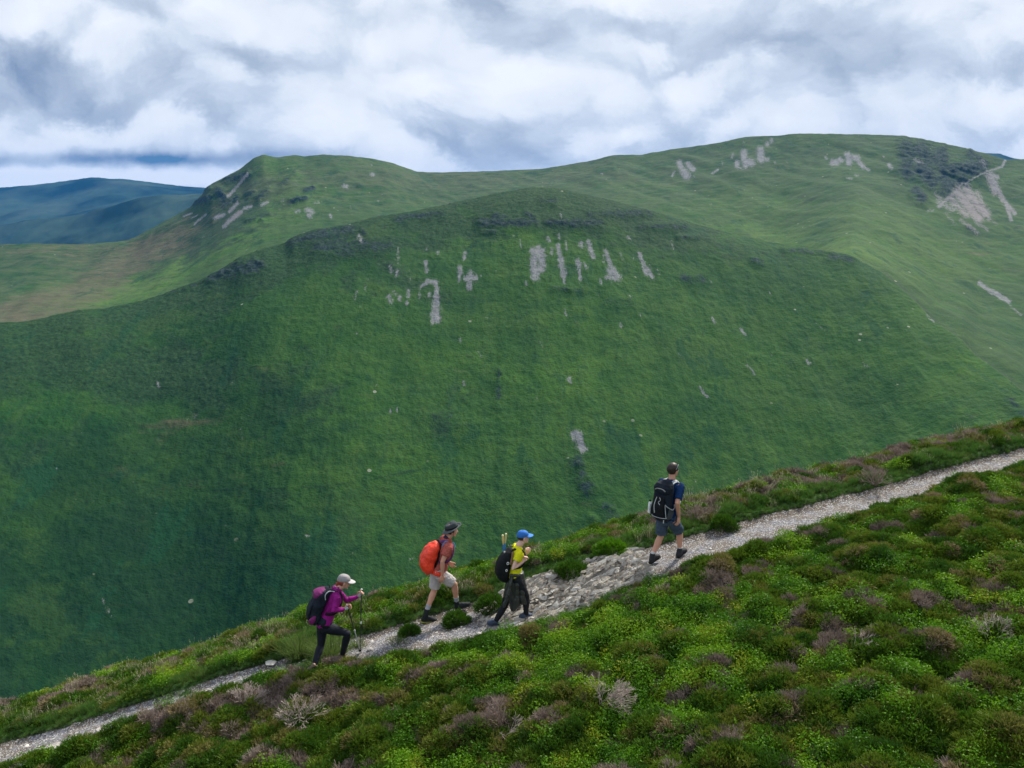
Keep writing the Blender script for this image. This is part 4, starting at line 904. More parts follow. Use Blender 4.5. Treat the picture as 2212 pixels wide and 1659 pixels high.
def unit(v): v = np.asarray(v, float); return v/np.linalg.norm(v)
class Body:
    """collects closed tubes / lofts which a voxel remesh then fuses into one skin"""
    def __init__(s): s.V = []; s.F = []
    def rings(s, R):
        k = len(s.V); m = len(R[0])
        for r in R: s.V += list(r)
        for i in range(len(R)-1):
            for j in range(m): s.F.append((k+i*m+j, k+i*m+(j+1) % m, k+(i+1)*m+(j+1) % m, k+(i+1)*m+j))
        s.F.append(tuple(k+j for j in range(m))[::-1]); e = k+(len(R)-1)*m; s.F.append(tuple(e+j for j in range(m)))
        return s
    def loft(s, C, a, b, U, W, m=18, ex=2.0, round_ends=True):
        """cross-sections at C with half-widths a along U and b along W (U, W lists or single)"""
        C = [np.asarray(c, float) for c in C]; n = len(C)
        U = [U]*n if np.ndim(U) == 1 else U; W = [W]*n if np.ndim(W) == 1 else W
        R = []
        def ring(c, aa, bb, u, w_):
            th = np.linspace(0, 2*math.pi, m, endpoint=False); ct, st = np.cos(th), np.sin(th)
            x = np.sign(ct)*np.abs(ct)**(2/ex)*aa; y = np.sign(st)*np.abs(st)**(2/ex)*bb
            return [c+u*p+w_*q for p, q in zip(x, y)]
        if round_ends:
            d = unit(C[0]-C[1]); h = min(a[0], b[0])*.6
            R.append(ring(C[0]+d*h, a[0]*.35, b[0]*.35, U[0], W[0])); R.append(ring(C[0]+d*h*.75, a[0]*.75, b[0]*.75, U[0], W[0]))
        for i in range(n): R.append(ring(C[i], a[i], b[i], U[i], W[i]))
        if round_ends:
            d = unit(C[-1]-C[-2]); h = min(a[-1], b[-1])*.6
            R.append(ring(C[-1]+d*h*.75, a[-1]*.75, b[-1]*.75, U[-1], W[-1])); R.append(ring(C[-1]+d*h, a[-1]*.35, b[-1]*.35, U[-1], W[-1]))
        return s.rings(R)
    def tube(s, P, r, m=14, flat=1.0, ref=(0.1, 0.2, 1.0), ends=True):
        P = [np.asarray(p, float) for p in P]; n = len(P); U = []; W = []
        for i in range(n):
            d = unit(P[min(i+1, n-1)]-P[max(i-1, 0)]); rf = np.asarray(ref, float)
            if abs(np.dot(d, unit(rf))) > .95: rf = np.array([1., .3, 0])
            u = unit(np.cross(d, rf)); U.append(u); W.append(np.cross(d, u))
        return s.loft(P, list(r), [x*flat for x in r], U, W, m, 2.0, ends)
    def ball(s, c, ru, rf, rl, U, F_, L, m=14):
        """ellipsoid: ru along U, rf along F_, rl along L"""
        C = []; a = []; b = []
        for t in np.linspace(-.96, .96, 9): C.append(np.asarray(c)+U*ru*t); k = math.sqrt(1-t*t); a.append(rl*k); b.append(rf*k)
        return s.loft(C, a, b, L, F_, m, 2.0, False)
    def make(s, name, mat, parent, voxel=.009, smooth=3, wrinkle=0.0, wsize=.12, loc=None, thick=False):
        o = mkobj(name, s.V, s.F, mat, parent=parent, loc=loc)
        r = o.modifiers.new('fuse', 'REMESH'); r.mode = 'VOXEL'; r.voxel_size = voxel; r.use_smooth_shade = True
        if smooth: q = o.modifiers.new('smooth', 'SMOOTH'); q.factor = .5; q.iterations = smooth
        if wrinkle:
            tx = bpy.data.textures.new(name+'_folds', 'CLOUDS'); tx.noise_scale = wsize; tx.noise_depth = 3
            d = o.modifiers.new('folds', 'DISPLACE'); d.texture = tx; d.strength = wrinkle; d.mid_level = .5; d.texture_coords = 'LOCAL'
        return o
def bez(P, n=12):
    P = [np.asarray(p, float) for p in P]; out = []
    m = len(P)
    for i in range(m-1):
        p0 = P[max(i-1, 0)]; p1 = P[i]; p2 = P[i+1]; p3 = P[min(i+2, m-1)]
        for t in np.linspace(0, 1, n, endpoint=(i == m-2)):
            out.append(.5*((2*p1)+(-p0+p2)*t+(2*p0-5*p1+4*p2-p3)*t*t+(-p0+3*p1-3*p2+p3)*t**3))
    return out

class Figure:
    def __init__(s, name_label, crop, rear, front, heading, cat='person', group=None):
        """crop: (x0, y0, scale); rear/front: crop pixels of the soles"""
        s.crop = crop
        s.gr = ground_hit(*s.px(*rear)); s.gf = ground_hit(*s.px(*front))
        h = math.radians(heading); s.F = np.array([math.cos(h), math.sin(h), 0]); s.L = np.array([-math.sin(h), math.cos(h), 0]); s.U = np.array([0, 0, 1.])
        s.root = (s.gr+s.gf)/2; s.lr = float(np.dot(s.gr-s.root, s.L)); s.lf = float(np.dot(s.gf-s.root, s.L))
        s.o = empty('person', s.root, name_label, cat, group)
        s.dbg = []
    def px(s, cx, cy): x0, y0, k = s.crop; return ((x0+cx/k)/1.58590, (y0+cy/k)/1.58590)
    def J(s, cx, cy, lat=0.0):
        """picture point -> the walker's own upright plane, lat metres to his or her left"""
        p, q = s.px(cx, cy); d = unD(p, q, 1.0); R = s.root+s.L*lat
        t = np.dot(R, s.L)/np.dot(d, s.L); return d*t

    def spine(s, hip, neck):
        s.hip, s.neck = hip, neck; s.up = unit(neck-hip); s.fw = unit(np.cross(s.L, s.up)*-1)
        if np.dot(s.fw, s.F) < 0: s.fw = -s.fw
        s.len = np.linalg.norm(neck-hip)
    def T(s, l, t, d): return s.hip+s.L*l+s.up*(t*s.len)+s.fw*d
    def torso(s, B, k=1.0, off=0.0, t0=-.06, t1=1.0, slim=1.0, neckr=1.0):
        tt = [-.08, .02, .16, .34, .52, .70, .84, .93, 1.0]
        la = [.125, .160, .158, .135, .145, .162, .165, .135, .066*neckr]
        fa = [.085, .112, .112, .098, .108, .116, .104, .080, .058*neckr]
        dd = [-.012, -.02, -.01, .0, .008, .010, 0, -.008, -.004]
        C = []; A_ = []; B_ = []
        for t in np.linspace(t0, t1, 13):
            C.append(s.T(0, t, np.interp(t, tt, dd))); A_.append(np.interp(t, tt, la)*k*slim+off); B_.append(np.interp(t, tt, fa)*k+off)
        B.loft(C, A_, B_, s.L, s.fw, 22, 2.25)
    def leg(s, B, hip, knee, ankle, k=1.0, off=0, stop=1.0):
        P = [hip, hip+(knee-hip)*.33, hip+(knee-hip)*.7, knee, knee+(ankle-knee)*.28, knee+(ankle-knee)*.62, ankle]
        r = [.088, .083, .064, .052, .056, .043, .034]
        B.tube(P, [q*k+off for q in r], 16, 1.0, s.L)
    def arm(s, B, sh, el, wr, k=1.0, off=0, upto=1.0):
        P = [sh, sh+(el-sh)*.3, sh+(el-sh)*.75, el, el+(wr-el)*.3, el+(wr-el)*.7, wr]; r = [.052, .047, .040, .036, .038, .030, .024]
        if upto < 1:
            P2 = [sh, sh+(el-sh)*.35, sh+(el-sh)*upto]; B.tube(P2, [.052*k+off, .054*k+off, .052*k+off], 16, 1.0, s.L, ends=False); B.ball(sh-s.up*.006, .046*k+off, .046*k+off, .044*k+off, s.up, s.fw, s.L)
        else: B.tube(P, [q*k+off for q in r], 14, 1.0, s.L)
    def hand(s, B, wr, d, across, curl, side, k=1.0):
        """d along the palm, across from little finger to index; curl in radians per joint"""
        d = unit(d); across = unit(across-np.dot(across, d)*d); pn = np.cross(d, across)*side   # palm normal: the way fingers curl
        kk = 1.0*k
        B.loft([wr, wr+d*.03*kk, wr+d*.065*kk, wr+d*.09*kk], [.024*kk, .034*kk, .041*kk, .040*kk], [.018*kk, .017*kk, .015*kk, .012*kk], across, pn, 14, 2.4)
        for i, (off, L) in enumerate(((.033, .072), (.012, .080), (-.010, .075), (-.031, .060))):
            p = wr+d*.088*kk+across*off*kk; dd = unit(d+across*off*1.5); a = curl*.55; pts = [p-d*.02]; rad = [.0098*kk]
            pts.append(p); rad.append(.0095*kk)
            for seg, f in ((.45, 1), (.32, 2.0), (.23, 2.8)):
                an = curl*f*.75+.08*i; dv = dd*math.cos(an)+pn*math.sin(an); p = p+dv*L*seg*kk; pts.append(p); rad.append((.0092-.0011*f*.5)*kk)
            B.tube(pts, rad, 10, 1.0, across)
        tb = wr+d*.028*kk+across*.028*kk; td = unit(d*.75+across*.75+pn*.35); p1 = tb+td*.038*kk; td2 = unit(d*.9+across*.15+pn*(.35+.4*curl)); p2 = p1+td2*.030*kk; td3 = unit(d*.9-across*.1+pn*(.5+.5*curl))
        B.tube([tb-td*.012, tb, p1, p2, p2+td3*.024*kk], [.013*kk, .0135*kk, .0115*kk, .0105*kk, .008*kk], 10)
    def head(s, B, hc, hf, tilt=0.0, k=1.0):
        """hc centre of the head; hf facing"""
        s.hf = unit(hf-np.dot(hf, [0, 0, 1])*np.array([0, 0, 1.])); s.hl = np.cross([0, 0, 1.], s.hf)
        c, s_ = math.cos(tilt), math.sin(tilt)                      # tilt > 0 looks down
        s.hf2 = s.hf*c-np.array([0, 0, 1.])*s_; s.hu = np.array([0, 0, 1.])*c+s.hf*s_; s.hc = hc; s.hk = k
        f, u, l = s.hf2, s.hu, s.hl
        def p(a, b, c_): return hc+(f*a+l*b+u*c_)*k
        s.hp = p
        B.ball(p(-.012, 0, .030), .088*k, .096*k, .075*k, u, f, l)
        B.ball(p(.022, 0, -.022), .085*k, .068*k, .060*k, u, f, l)
        B.ball(p(.040, 0, -.068), .038*k, .045*k, .046*k, u, f, l)
        B.ball(p(.074, 0, -.094), .018*k, .016*k, .022*k, u, f, l)          # chin
        B.ball(p(.072, 0, .022), .012*k, .014*k, .050*k, u, f, l)           # brow
        B.tube([p(.084, 0, .018), p(.094, 0, 0), p(.106, 0, -.020), p(.088, 0, -.030)], [.009*k, .011*k, .014*k, .009*k], 10)
        for q in (-1, 1):
            B.ball(p(.096, q*.012, -.024), .008*k, .009*k, .008*k, u, f, l)
            B.ball(p(.058, q*.034, -.020), .022*k, .018*k, .020*k, u, f, l)  # cheek
            B.ball(p(-.005, q*.078, -.010), .032*k, .019*k, .009*k, u, f, l)  # ear
        B.ball(p(.084, 0, -.052), .0085*k, .011*k, .022*k, u, f, l); B.ball(p(.083, 0, -.063), .0085*k, .010*k, .019*k, u, f, l)
        B.tube([s.T(0, .93, -.01), s.T(0, 1.03, .0), p(-.020, 0, -.075), p(-.02, 0, -.03)], [.070, .057*k, .054*k, .054*k], 16)
    def face(s, parent):
        p, k = s.hp, s.hk
        for q in (-1, 1):
            b = Body(); b.ball(p(.074, q*.031, .004), .0115*k, .012*k, .0125*k, s.hu, s.hf2, s.hl, 12); e = mkobj('eye', b.V, b.F, M_EYEW, parent)
            b = Body(); b.ball(p(.0838, q*.031, .004), .0055*k, .003*k, .0055*k, s.hu, s.hf2, s.hl, 10); mkobj('iris', b.V, b.F, M_EYED, e)
            b = Body(); b.tube([p(.082, q*.014, .024), p(.083, q*.032, .029), p(.070, q*.050, .023)], [.003*k, .0042*k, .0025*k], 8); mkobj('eyebrow', b.V, b.F, M_HAIRD, parent)
        b = Body(); b.tube([p(.083, -.020, -.0575), p(.0935, 0, -.056), p(.083, .020, -.0575)], [.003*k, .006*k, .003*k], 8); mkobj('lips', b.V, b.F, M_LIP, parent)
    def boot(s, ankle, heel, toe, mat, solemat, parent, high=.10, k=1.0, toecap=None, laces=None):
        """heel and toe are on the sole"""
        f = unit(toe-heel); u = unit(np.cross(f, s.L)); u = u if u[2] > 0 else -u; l = np.cross(u, f)
        Ln = .29*k; mid = (heel+toe)/2; heel = mid-f*Ln/2
        def q(a, h, b=0): return heel+f*a*Ln+u*h+l*b
        B = Body()
        B.loft([q(.03, .055), q(.12, .058), q(.30, .062), q(.5, .060), q(.68, .050), q(.84, .042), q(.97, .036)], [.033, .040, .041, .041, .047, .046, .030], [.040, .052, .062, .055, .040, .031, .022], l, u, 16, 2.4)
        top = ankle+unit(ankle-q(.2, .05))*high*.35
        B.tube([q(.2, .05), (q(.2, .05)+ankle)/2, ankle, top], [.048, .048, .047, .050], 16, 1.0, s.L, ends=False)
        o = B.make('boot', mat, parent, .007, 2, .006, .05)
        S_ = Body(); S_.loft([q(-.01, .008), q(.1, .008), q(.35, .009), q(.55, .009), q(.75, .010), q(.92, .014), q(1.01, .022)], [.034, .042, .040, .042, .051, .049, .030], [.013]*5+[.012, .010], l, u, 18, 3)
        mkobj('sole', S_.V, S_.F, solemat, o)
        if laces is not None:
            Lc = Body()
            for i in range(4): c0 = q(.34+.09*i, .118-.016*i); Lc.tube([c0-l*.028-u*.014, c0+u*.004, c0+l*.028-u*.014], [.0035]*3, 6)
            mkobj('laces', Lc.V, Lc.F, laces, o)
        return o
    def cap(s, B, mat, billmat, parent, name='cap', k=1.0, bill=.085, drop=0.0, poke=0):
        p = s.hp; kk = s.hk*k; c = lambda a, b, h: s.hc+(s.hf2*a+s.hl*b+s.hu*h)*s.hk
        D = Body(); R = []
        for i, t in enumerate(np.linspace(0, 1, 9)):
            an = t*math.pi/2*.97; h = .036+.090*math.sin(an)*1.0; rr_ = math.cos(an)**.75
            th = np.linspace(0, 2*math.pi, 28, endpoint=False)
            R.append([c(-.010+.106*rr_*math.cos(q)-.010*(1-rr_), .086*rr_*math.sin(q), h-(.022 if t < .05 else 0)*(.5-.5*math.cos(q))-.0) for q in th])
        D.rings(R); o = D.make(name, mat, parent, .006, 2, .004, .05)
        # bill: curved plate with thickness
        V = []; F = []; n1, n2 = 13, 6
        for side in (0, 1):
            for i in range(n1):
                ph = (i/(n1-1)-.5)*2*1.05
                for j in range(n2):
                    r0 = .088; ext = bill*math.cos(ph*.95)**.6*j/(n2-1)
                    a = -.010+(r0+ext)*math.cos(ph)*1.10; b = (r0+ext*.45)*math.sin(ph)*.98; h = .036-.16*b*b/.08*.35-.22*ext-side*.006+.01
                    V.append(c(a, b, h))
        m_ = n1*n2
        for i in range(n1-1):
            for j in range(n2-1):
                a = i*n2+j; F.append((a, a+1, a+n2+1, a+n2)); F.append((m_+a, m_+a+n2, m_+a+n2+1, m_+a+1))
        bd = [i*n2+n2-1 for i in range(n1)]
        for i in range(n1-1): F.append((bd[i], bd[i]+m_, bd[i+1]+m_, bd[i+1]))
        for i in range(n2-1): F.append((i, i+m_, i+1+m_, i+1)); e = (n1-1)*n2; F.append((e+i, e+i+1, e+i+1+m_, e+i+m_))
        mkobj('peak', V, F, billmat, o); b = Body(); b.ball(c(-.012, 0, .127), .005, .009, .009, s.hu, s.hf2, s.hl); mkobj('button', b.V, b.F, billmat, o)
        return o
    def hair(s, parent, mat, low=-.06, front=.055, thick=.010, nape=-.075, name='hair', wr=.012, top=1.0, capped=False):
        p = s.hp; V = []; F = []; n1, n2 = 30, 16
        for j in range(n2):
            el = -1.0+(j/(n2-1))*(math.pi/2+1.0)
            for i in range(n1):
                az = i/n1*2*math.pi; d = np.array([math.cos(az)*math.cos(el), math.sin(az)*math.cos(el), math.sin(el)])
                a, b, h = -.012+d[0]*(.096+thick), d[1]*(.075+thick), .030+d[2]*(.088+thick*1.2*top)
                # keep off the face: pull inside the skull there
                inface = (a > front-.02-max(0, h-.06)*-.6) and h < .078
                inlow = h < nape or (a > -.03 and h < low+.05 and abs(b) > .05 and a > -.01)
                if inface or inlow: a, b, h = -.012+d[0]*.070, d[1]*.052, .030+d[2]*.062
                if capped and h > .025: a, b, h = -.012+d[0]*.080, d[1]*.062, .025+d[2]*.02
                V.append(p(a, b, h))
        for j in range(n2-1):
            for i in range(n1): F.append((j*n1+i, j*n1+(i+1) % n1, (j+1)*n1+(i+1) % n1, (j+1)*n1+i))
        F.append(tuple(range(n1))[::-1]); B = Body(); B.V = V; B.F = F
        return B.make(name, mat, parent, .006, 1, wr, .018)
    def strap(s, P, w_, th, mat, name, parent, nrm=None, sm=10):
        Q = bez(P, sm); V = []; F = []; n_ = len(Q)
        c0 = s.T(0, .6, 0)
        for i, q in enumerate(Q):
            d = unit(Q[min(i+1, n_-1)]-Q[max(i-1, 0)]); out = q-(s.hip+s.up*np.dot(q-s.hip, s.up)); out = out+s.up*max(0, (np.dot(q-s.hip, s.up)/s.len-.75))*.6
            out = unit(out-np.dot(out, d)*d); a = np.cross(d, out)
            V += [q+a*w_/2-out*th/2, q+a*w_/2+out*th/2, q-a*w_/2+out*th/2, q-a*w_/2-out*th/2]
        for i in range(n_-1):
            for j in range(4): F.append((4*i+j, 4*i+(j+1) % 4, 4*i+4+(j+1) % 4, 4*i+4+j))
        F += [(0, 1, 2, 3), (4*n_-1, 4*n_-2, 4*n_-3, 4*n_-4)]
        return mkobj(name, V, F, mat, parent)
    def harness(s, pk, mat, w_=.055, chestd=.135, top=.97, back=-.12, sw=.10, hipbelt=True, th=.014, side_d=0.0):
        for q in (-1, 1):
            P = [s.T(q*sw*.75, top-.03, back-.03), s.T(q*sw*.85, top+.035, back+.045), s.T(q*sw, top+.045, 0), s.T(q*(sw+.008), top-.05, chestd*.72), s.T(q*(sw+.02), top-.22, chestd+.005),
                 s.T(q*(sw+.045), top-.42, chestd-.015), s.T(q*(sw+.082), top-.52, chestd*.25), s.T(q*(sw+.055), top-.58, back+.02)]
            s.strap(P, w_, th, mat, 'shoulder_strap', pk)
        if hipbelt:
            P = [s.T(.13*math.cos(a)*1.32, .06, .10*math.sin(a)*1.32-.01) for a in np.linspace(-.6, math.pi+.6, 12)]
            s.strap(P, .042, .012, mat, 'hip_belt', pk, sm=4)
    def pack(s, name, prof_, mat, loc=None):
        """prof: rows (t, back d, front d, half width) along the spine"""
        B = Body(); C = []; a = []; b = []
        for t, d0, d1, hw in prof_: C.append(s.T(0, t, (d0+d1)/2)); a.append(hw); b.append(abs(d1-d0)/2)
        B.loft(C, a, b, s.L, s.fw, 28, 2.7); return B

M_HAIRD = fabric('dark_hair', (.022, .015, .012), .5, .5, 200, .4, .4)
M_HAIRB = fabric('brown_hair', (.030, .017, .011), .5, .6, 200, .5, .4)
M_HAIRR = fabric('red_hair', (.30, .062, .035), .5, .6, 200, .3, .4)
BLACK = fabric('black_nylon', (.008, .009, .011), .8, .6, 60, .45, .2)
NAVYB = fabric('dark_navy_nylon', (.010, .015, .024), .8, .6, 60, .45, .2)
GREYM = fabric('pale_grey_webbing', (.42, .44, .46), .7)
WHITE = fabric('white_plastic', (.72, .73, .72), .35, .1)
SILVER = fabric('pole_alloy', (.42, .42, .44), .3, .05, 60, .1, .7)
DARKM = fabric('dark_pole', (.02, .02, .024), .35, .05, 60, .2, .6)
RUBBER = fabric('black_rubber', (.015, .015, .015), .8)

# ---------------------------------------------------------------- 1. woman with trekking poles
f1 = Figure('woman in a grey cap, magenta top and black leggings leaning on two trekking poles', (1000, 1920, 3.95), (290, 1530), (665, 1372), 20)
J = f1.J
f1.spine(J(432, 862), J(618, 388))
hR, hL = f1.T(-.085, -.01, 0), f1.T(.085, -.01, 0)
kR, aR = J(752, 985, -.08), J(688, 1270, f1.lf)           # near leg, in front
kL, aL = J(392, 1150, .07), J(300, 1425, f1.lr)           # far leg, behind
shR, shL = f1.T(-.165, .90, -.01), f1.T(.165, .90, .0)
eR, wR_ = J(562, 672, -.22), J(708, 660, -.17)
eL, wL_ = J(740, 540, .20), J(895, 488, .20)
B = Body(); f1.torso(B, .95); f1.leg(B, hR, kR, aR, .95); f1.leg(B, hL, kL, aL, .95); f1.arm(B, shR, eR, wR_, .9); f1.arm(B, shL, eL, wL_, .9)
gR, gL = J(755, 630, -.15), J(942, 430, .20)            # grips
for wr, g_, sd_ in ((wR_, gR, 1), (wL_, gL, -1)):
    f1.hand(B, wr, g_-wr, np.array([0, 0, 1.]), 1.15, 1, 1.0) if sd_ > 0 else f1.hand(B, wr, g_-wr, np.array([0, 0, 1.]), 1.15, 1, 1.0)
f1.head(B, J(705, 290, 0), f1.F*1.0-f1.L*.05, .28, 1.0)
for ank in (aL, aR): B.tube([ank+[0, 0, .03], ank, ank-[0, 0, .035]], [.034, .035, .03])
B.make('body', M_SKIN, f1.o, .006)
f1.face(f1.o); f1.hair(f1.o, M_HAIRR, low=-.04, front=.02, nape=-.085, thick=.010, capped=True, wr=.006)
b = Body(); b.tube([f1.hp(-.075, 0, -.01), f1.hp(-.10, 0, -.035), f1.hp(-.088, .0, -.10), f1.hp(-.08, 0, -.13)], [.022, .026, .020, .010]); b.make('ponytail', M_HAIRR, f1.o, .006, 1, .01, .02)
MAG = fabric('magenta_top', (.27, .010, .19), .8, .5, 60, .25); MAGD = fabric('dark_plum_panel', (.11, .012, .085), .7)
B = Body(); f1.torso(B, .95, .012, .02, .96); f1.arm(B, shR, eR, wR_+(eR-wR_)*.06, .9, .011); f1.arm(B, shL, eL, wL_+(eL-wL_)*.06, .9, .011)
B.tube([f1.T(0, .9, 0), f1.T(0, 1.03, .004)], [.075, .066], 16)
B.make('long_sleeve_top', MAG, f1.o, .007, 2, .022, .05)
LEG = fabric('black_leggings', (.010, .012, .020), .75, .4, 60, .2)
B = Body(); f1.torso(B, .96, .010, -.10, .16); f1.leg(B, hR, kR, aR+(aR-kR)*.08, .95, .009); f1.leg(B, hL, kL, aL+(aL-kL)*.08, .95, .009)
B.make('leggings', LEG, f1.o, .008, 3, .010, .10)
BT = fabric('brown_suede', (.14, .105, .075), .8); BS = fabric('brown_sole', (.05, .04, .032), .8)
f1.boot(aL, J(245, 1530, f1.lr), J(385, 1520, f1.lr), BT, BS, f1.o, k=.92); f1.boot(aR, J(632, 1378, f1.lf), J(765, 1355, f1.lf), BT, BS, f1.o, k=.92)
CAPG = fabric('grey_cap', (.30, .28, .28), .85, .5, 90, .15)
f1.cap(B, CAPG, fabric('pale_grey_peak', (.46, .44, .44), .8), f1.o, 'cap', 1.0, .085)
b = Body(); b.tube([f1.hp(.088, -.055, .006), f1.hp(.099, -.02, .004), f1.hp(.099, .02, .004), f1.hp(.088, .055, .006)], [.011, .013, .013, .011], 10, .35); gl = b.make('sunglasses', M_EYED, None, .004, 1, loc=f1.hp(.09, 0, 0)); tag(gl, 'dark sunglasses worn by the woman in the grey cap', 'sunglasses')
for g_, wr in ((gR, wR_), (gL, wL_)):
    b = Body(); b.tube([wr+(g_-wr)*.15, wr+(g_-wr)*.75], [.034, .040], 14, .8); b.make('pole_wrist_strap', GREYM, f1.o, .007, 2)
# backpack
prof1 = [(-.02, -.20, -.13, .10), (.06, -.265, -.115, .135), (.2, -.315, -.105, .150), (.38, -.325, -.105, .150), (.56, -.325, -.105, .145), (.70, -.325, -.10, .140), (.80, -.315, -.09, .135), (.90, -.25, -.085, .12), (.965, -.19, -.10, .08)]
pk = empty('backpack', f1.T(0, 0, -.2), 'dark navy and plum backpack worn by the woman in the grey cap', 'backpack')
bo = f1.pack('body', prof1, None).make('bag_body', NAVYB, pk, .009, 3, .022, .09)
PL = fabric('plum_nylon', (.16, .018, .11), .6, .5)
b = Body(); b.loft([f1.T(0, .70, -.285), f1.T(0, .78, -.285), f1.T(0, .86, -.245), f1.T(0, .92, -.20)], [.11, .125, .115, .08], [.055, .065, .065, .05], f1.L, f1.fw, 20, 2.6); b.make('lid', PL, pk, .008, 2, .016, .06)
for q in (-1, 1):
    b = Body(); b.loft([f1.T(q*.135, .03, -.235), f1.T(q*.148, .13, -.245), f1.T(q*.148, .26, -.225)], [.022, .028, .012], [.035, .052, .025], f1.L, f1.fw, 16, 2.6); b.make('side_pocket', PL, pk, .007, 2, .01, .05)
b = Body(); b.loft([f1.T(0, .10, -.290), f1.T(0, .28, -.318), f1.T(0, .5, -.318)], [.11, .125, .11], [.02, .026, .02], f1.L, f1.fw, 18, 3); b.make('front_pocket', NAVYB, pk, .008, 2, .012, .05)
f1.harness(pk, BLACK, .042, .108, .955, -.10, .085, th=.009)
b = Body(); b.loft([f1.T(0, .05, -.03), f1.T(0, .13, -.03), f1.T(0, .24, -.035)], [.165, .164, .150], [.115, .112, .10], f1.L, f1.fw, 24, 2.3, False); b.make('lumbar_wrap', NAVYB, pk, .009, 2, .012, .05)
f1.strap([f1.T(-.10, .98, -.06), f1.T(-.12, .97, -.15), f1.T(-.135, .86, -.19), f1.T(-.14, .74, -.16)], .014, .006, GREYM, 'load_strap', pk)
b = Body(); b.tube(bez([f1.T(-.03, .95, -.13), f1.T(-.03, 1.03, -.135), f1.T(.03, 1.03, -.135), f1.T(.03, .95, -.13)], 5), [.008]*16, 8); mkobj('haul_loop', b.V, b.F, BLACK, pk)
def pole(label, grip, tip, gripmat, shaft, lower, topmat, basket=True, group=None, h0=.12, hold=True):
    d = unit(tip-grip); r_ = empty('trekking_pole', tip, label, 'trekking pole', group); L_ = np.linalg.norm(tip-grip)
    a = grip-d*.05
    b = Body(); b.tube([a-d*.004, a+d*.002], [.016, .018], 14, 1.0); mkobj('pommel', b.V, b.F, topmat, r_)
    b = Body(); b.tube([a, a+d*.03, a+d*.07, a+d*h0], [.017, .0145, .0165, .013], 14); mkobj('grip', b.V, b.F, gripmat, r_)
    b = Body(); b.tube([a+d*h0, a+d*(L_*.55)], [.0095, .0095], 10); mkobj('upper_shaft', b.V, b.F, shaft, r_)
    b = Body(); b.tube([a+d*(L_*.53), a+d*(L_*.56)], [.014, .014], 10); mkobj('lock', b.V, b.F, topmat, r_)
    b = Body(); b.tube([a+d*(L_*.55), tip-d*.03], [.0078, .0070], 10); mkobj('lower_shaft', b.V, b.F, lower, r_)
    b = Body(); b.tube([tip-d*.03, tip], [.006, .003], 8); mkobj('tip', b.V, b.F, SILVER, r_)
    if basket: b = Body(); b.tube([tip-d*.07, tip-d*.062], [.024, .026], 14); mkobj('basket', b.V, b.F, RUBBER, r_)
    return r_
tipN = ground_hit(*f1.px(932, 1248)); tipF = ground_hit(*f1.px(922, 1243))
pole('dark trekking pole in the right, nearer hand of the woman, slanting forward', gR, tipN, BLACK, DARKM, SILVER, WHITE)
pole('upright dark trekking pole in the woman\'s raised far hand', gL, tipF, BLACK, DARKM, DARKM, WHITE)

# ---------------------------------------------------------------- 2. man with red pack cover
f2 = Figure('man in a dark brimmed hat, brick red shirt and pale shorts stepping up the path', (1390, 1750, 4.046), (320, 1530), (800, 1375), 20)
J = f2.J
f2.spine(J(452, 835), J(575, 392))
hR, hL = f2.T(-.09, -.01, 0), f2.T(.09, -.01, 0)
kR, aR = J(672, 1015, -.08), J(705, 1265, f2.lf); kL, aL = J(392, 1110, .08), J(290, 1385, f2.lr)
shR, shL = f2.T(-.185, .90, -.005), f2.T(.185, .90, .01)
eR, wR_ = J(508, 705, -.25), J(507, 890, -.23); eL, wL_ = J(560, 700, .24), J(600, 715, .20)
B = Body(); f2.torso(B, 1.05); f2.leg(B, hR, kR, aR, 1.05); f2.leg(B, hL, kL, aL, 1.05); f2.arm(B, shR, eR, wR_, 1.1)
eL = f2.T(.245, .42, .02); wL_ = J(603, 705, .19); f2.arm(B, shL, eL, wL_, 1.1)
f2.hand(B, wR_, J(488, 990, -.23)-wR_, f2.F, .35, -1, 1.05); f2.hand(B, wL_, J(640, 760, .17)-wL_, np.array([.3, -.2, 1.]), .5, -1, 1.05)
f2.head(B, J(640, 268, 0), f2.F-f2.L*.08, .20, 1.04)
for ank in (aL, aR): B.tube([ank+[0, 0, .03], ank, ank-[0, 0, .035]], [.034, .035, .03])
B.make('body', M_SKINT, f2.o, .006); f2.face(f2.o); f2.hair(f2.o, M_HAIRD, low=-.10, front=.05, nape=-.105, thick=.020, capped=True, wr=.012)
SHIRT = fabric('brick_red_shirt', (.36, .090, .070), .9, .5, 70, .25, .1)
B = Body(); f2.torso(B, 1.05, .022, .06, .95); f2.arm(B, shR, eR, wR_, 1.15, .016, .62); f2.arm(B, shL, eL, wL_, 1.15, .016, .62); B.tube([f2.T(0, .9, 0), f2.T(0, 1.01, .004)], [.08, .070], 16)
B.make('t_shirt', SHIRT, f2.o, .007, 2, .034, .055)
b = Body(); b.tube([f2.T(0, .99, -.015), f2.T(0, 1.05, -.012)], [.074, .066], 18); b.make('collar', fabric('dark_collar', (.03, .025, .06), .8), f2.o, .007, 2)
SHORT = fabric('pale_stone_shorts', (.46, .42, .41), .9, .5, 70, .12, .1)
def shorts(fg, hR, kR, hL, kL, f, r0, r1, mat, k=1.05, w_=.030, off=.02):
    B = Body(); fg.torso(B, k, off, -.10, .13)
    for h_, k_ in ((hR, kR), (hL, kL)): e = h_+(k_-h_)*f; B.tube([h_, h_+(e-h_)*.5, e], [r0, (r0+r1)/2+.004, r1], 20, 1.0, fg.L, ends=False)
    o = B.make('shorts', mat, fg.o, .008, 2, w_, .06)
    return o
shorts(f2, hR, kR, hL, kL, .86, .112, .098, SHORT)
SOCK = fabric('grey_sock', (.36, .38, .42), .95)
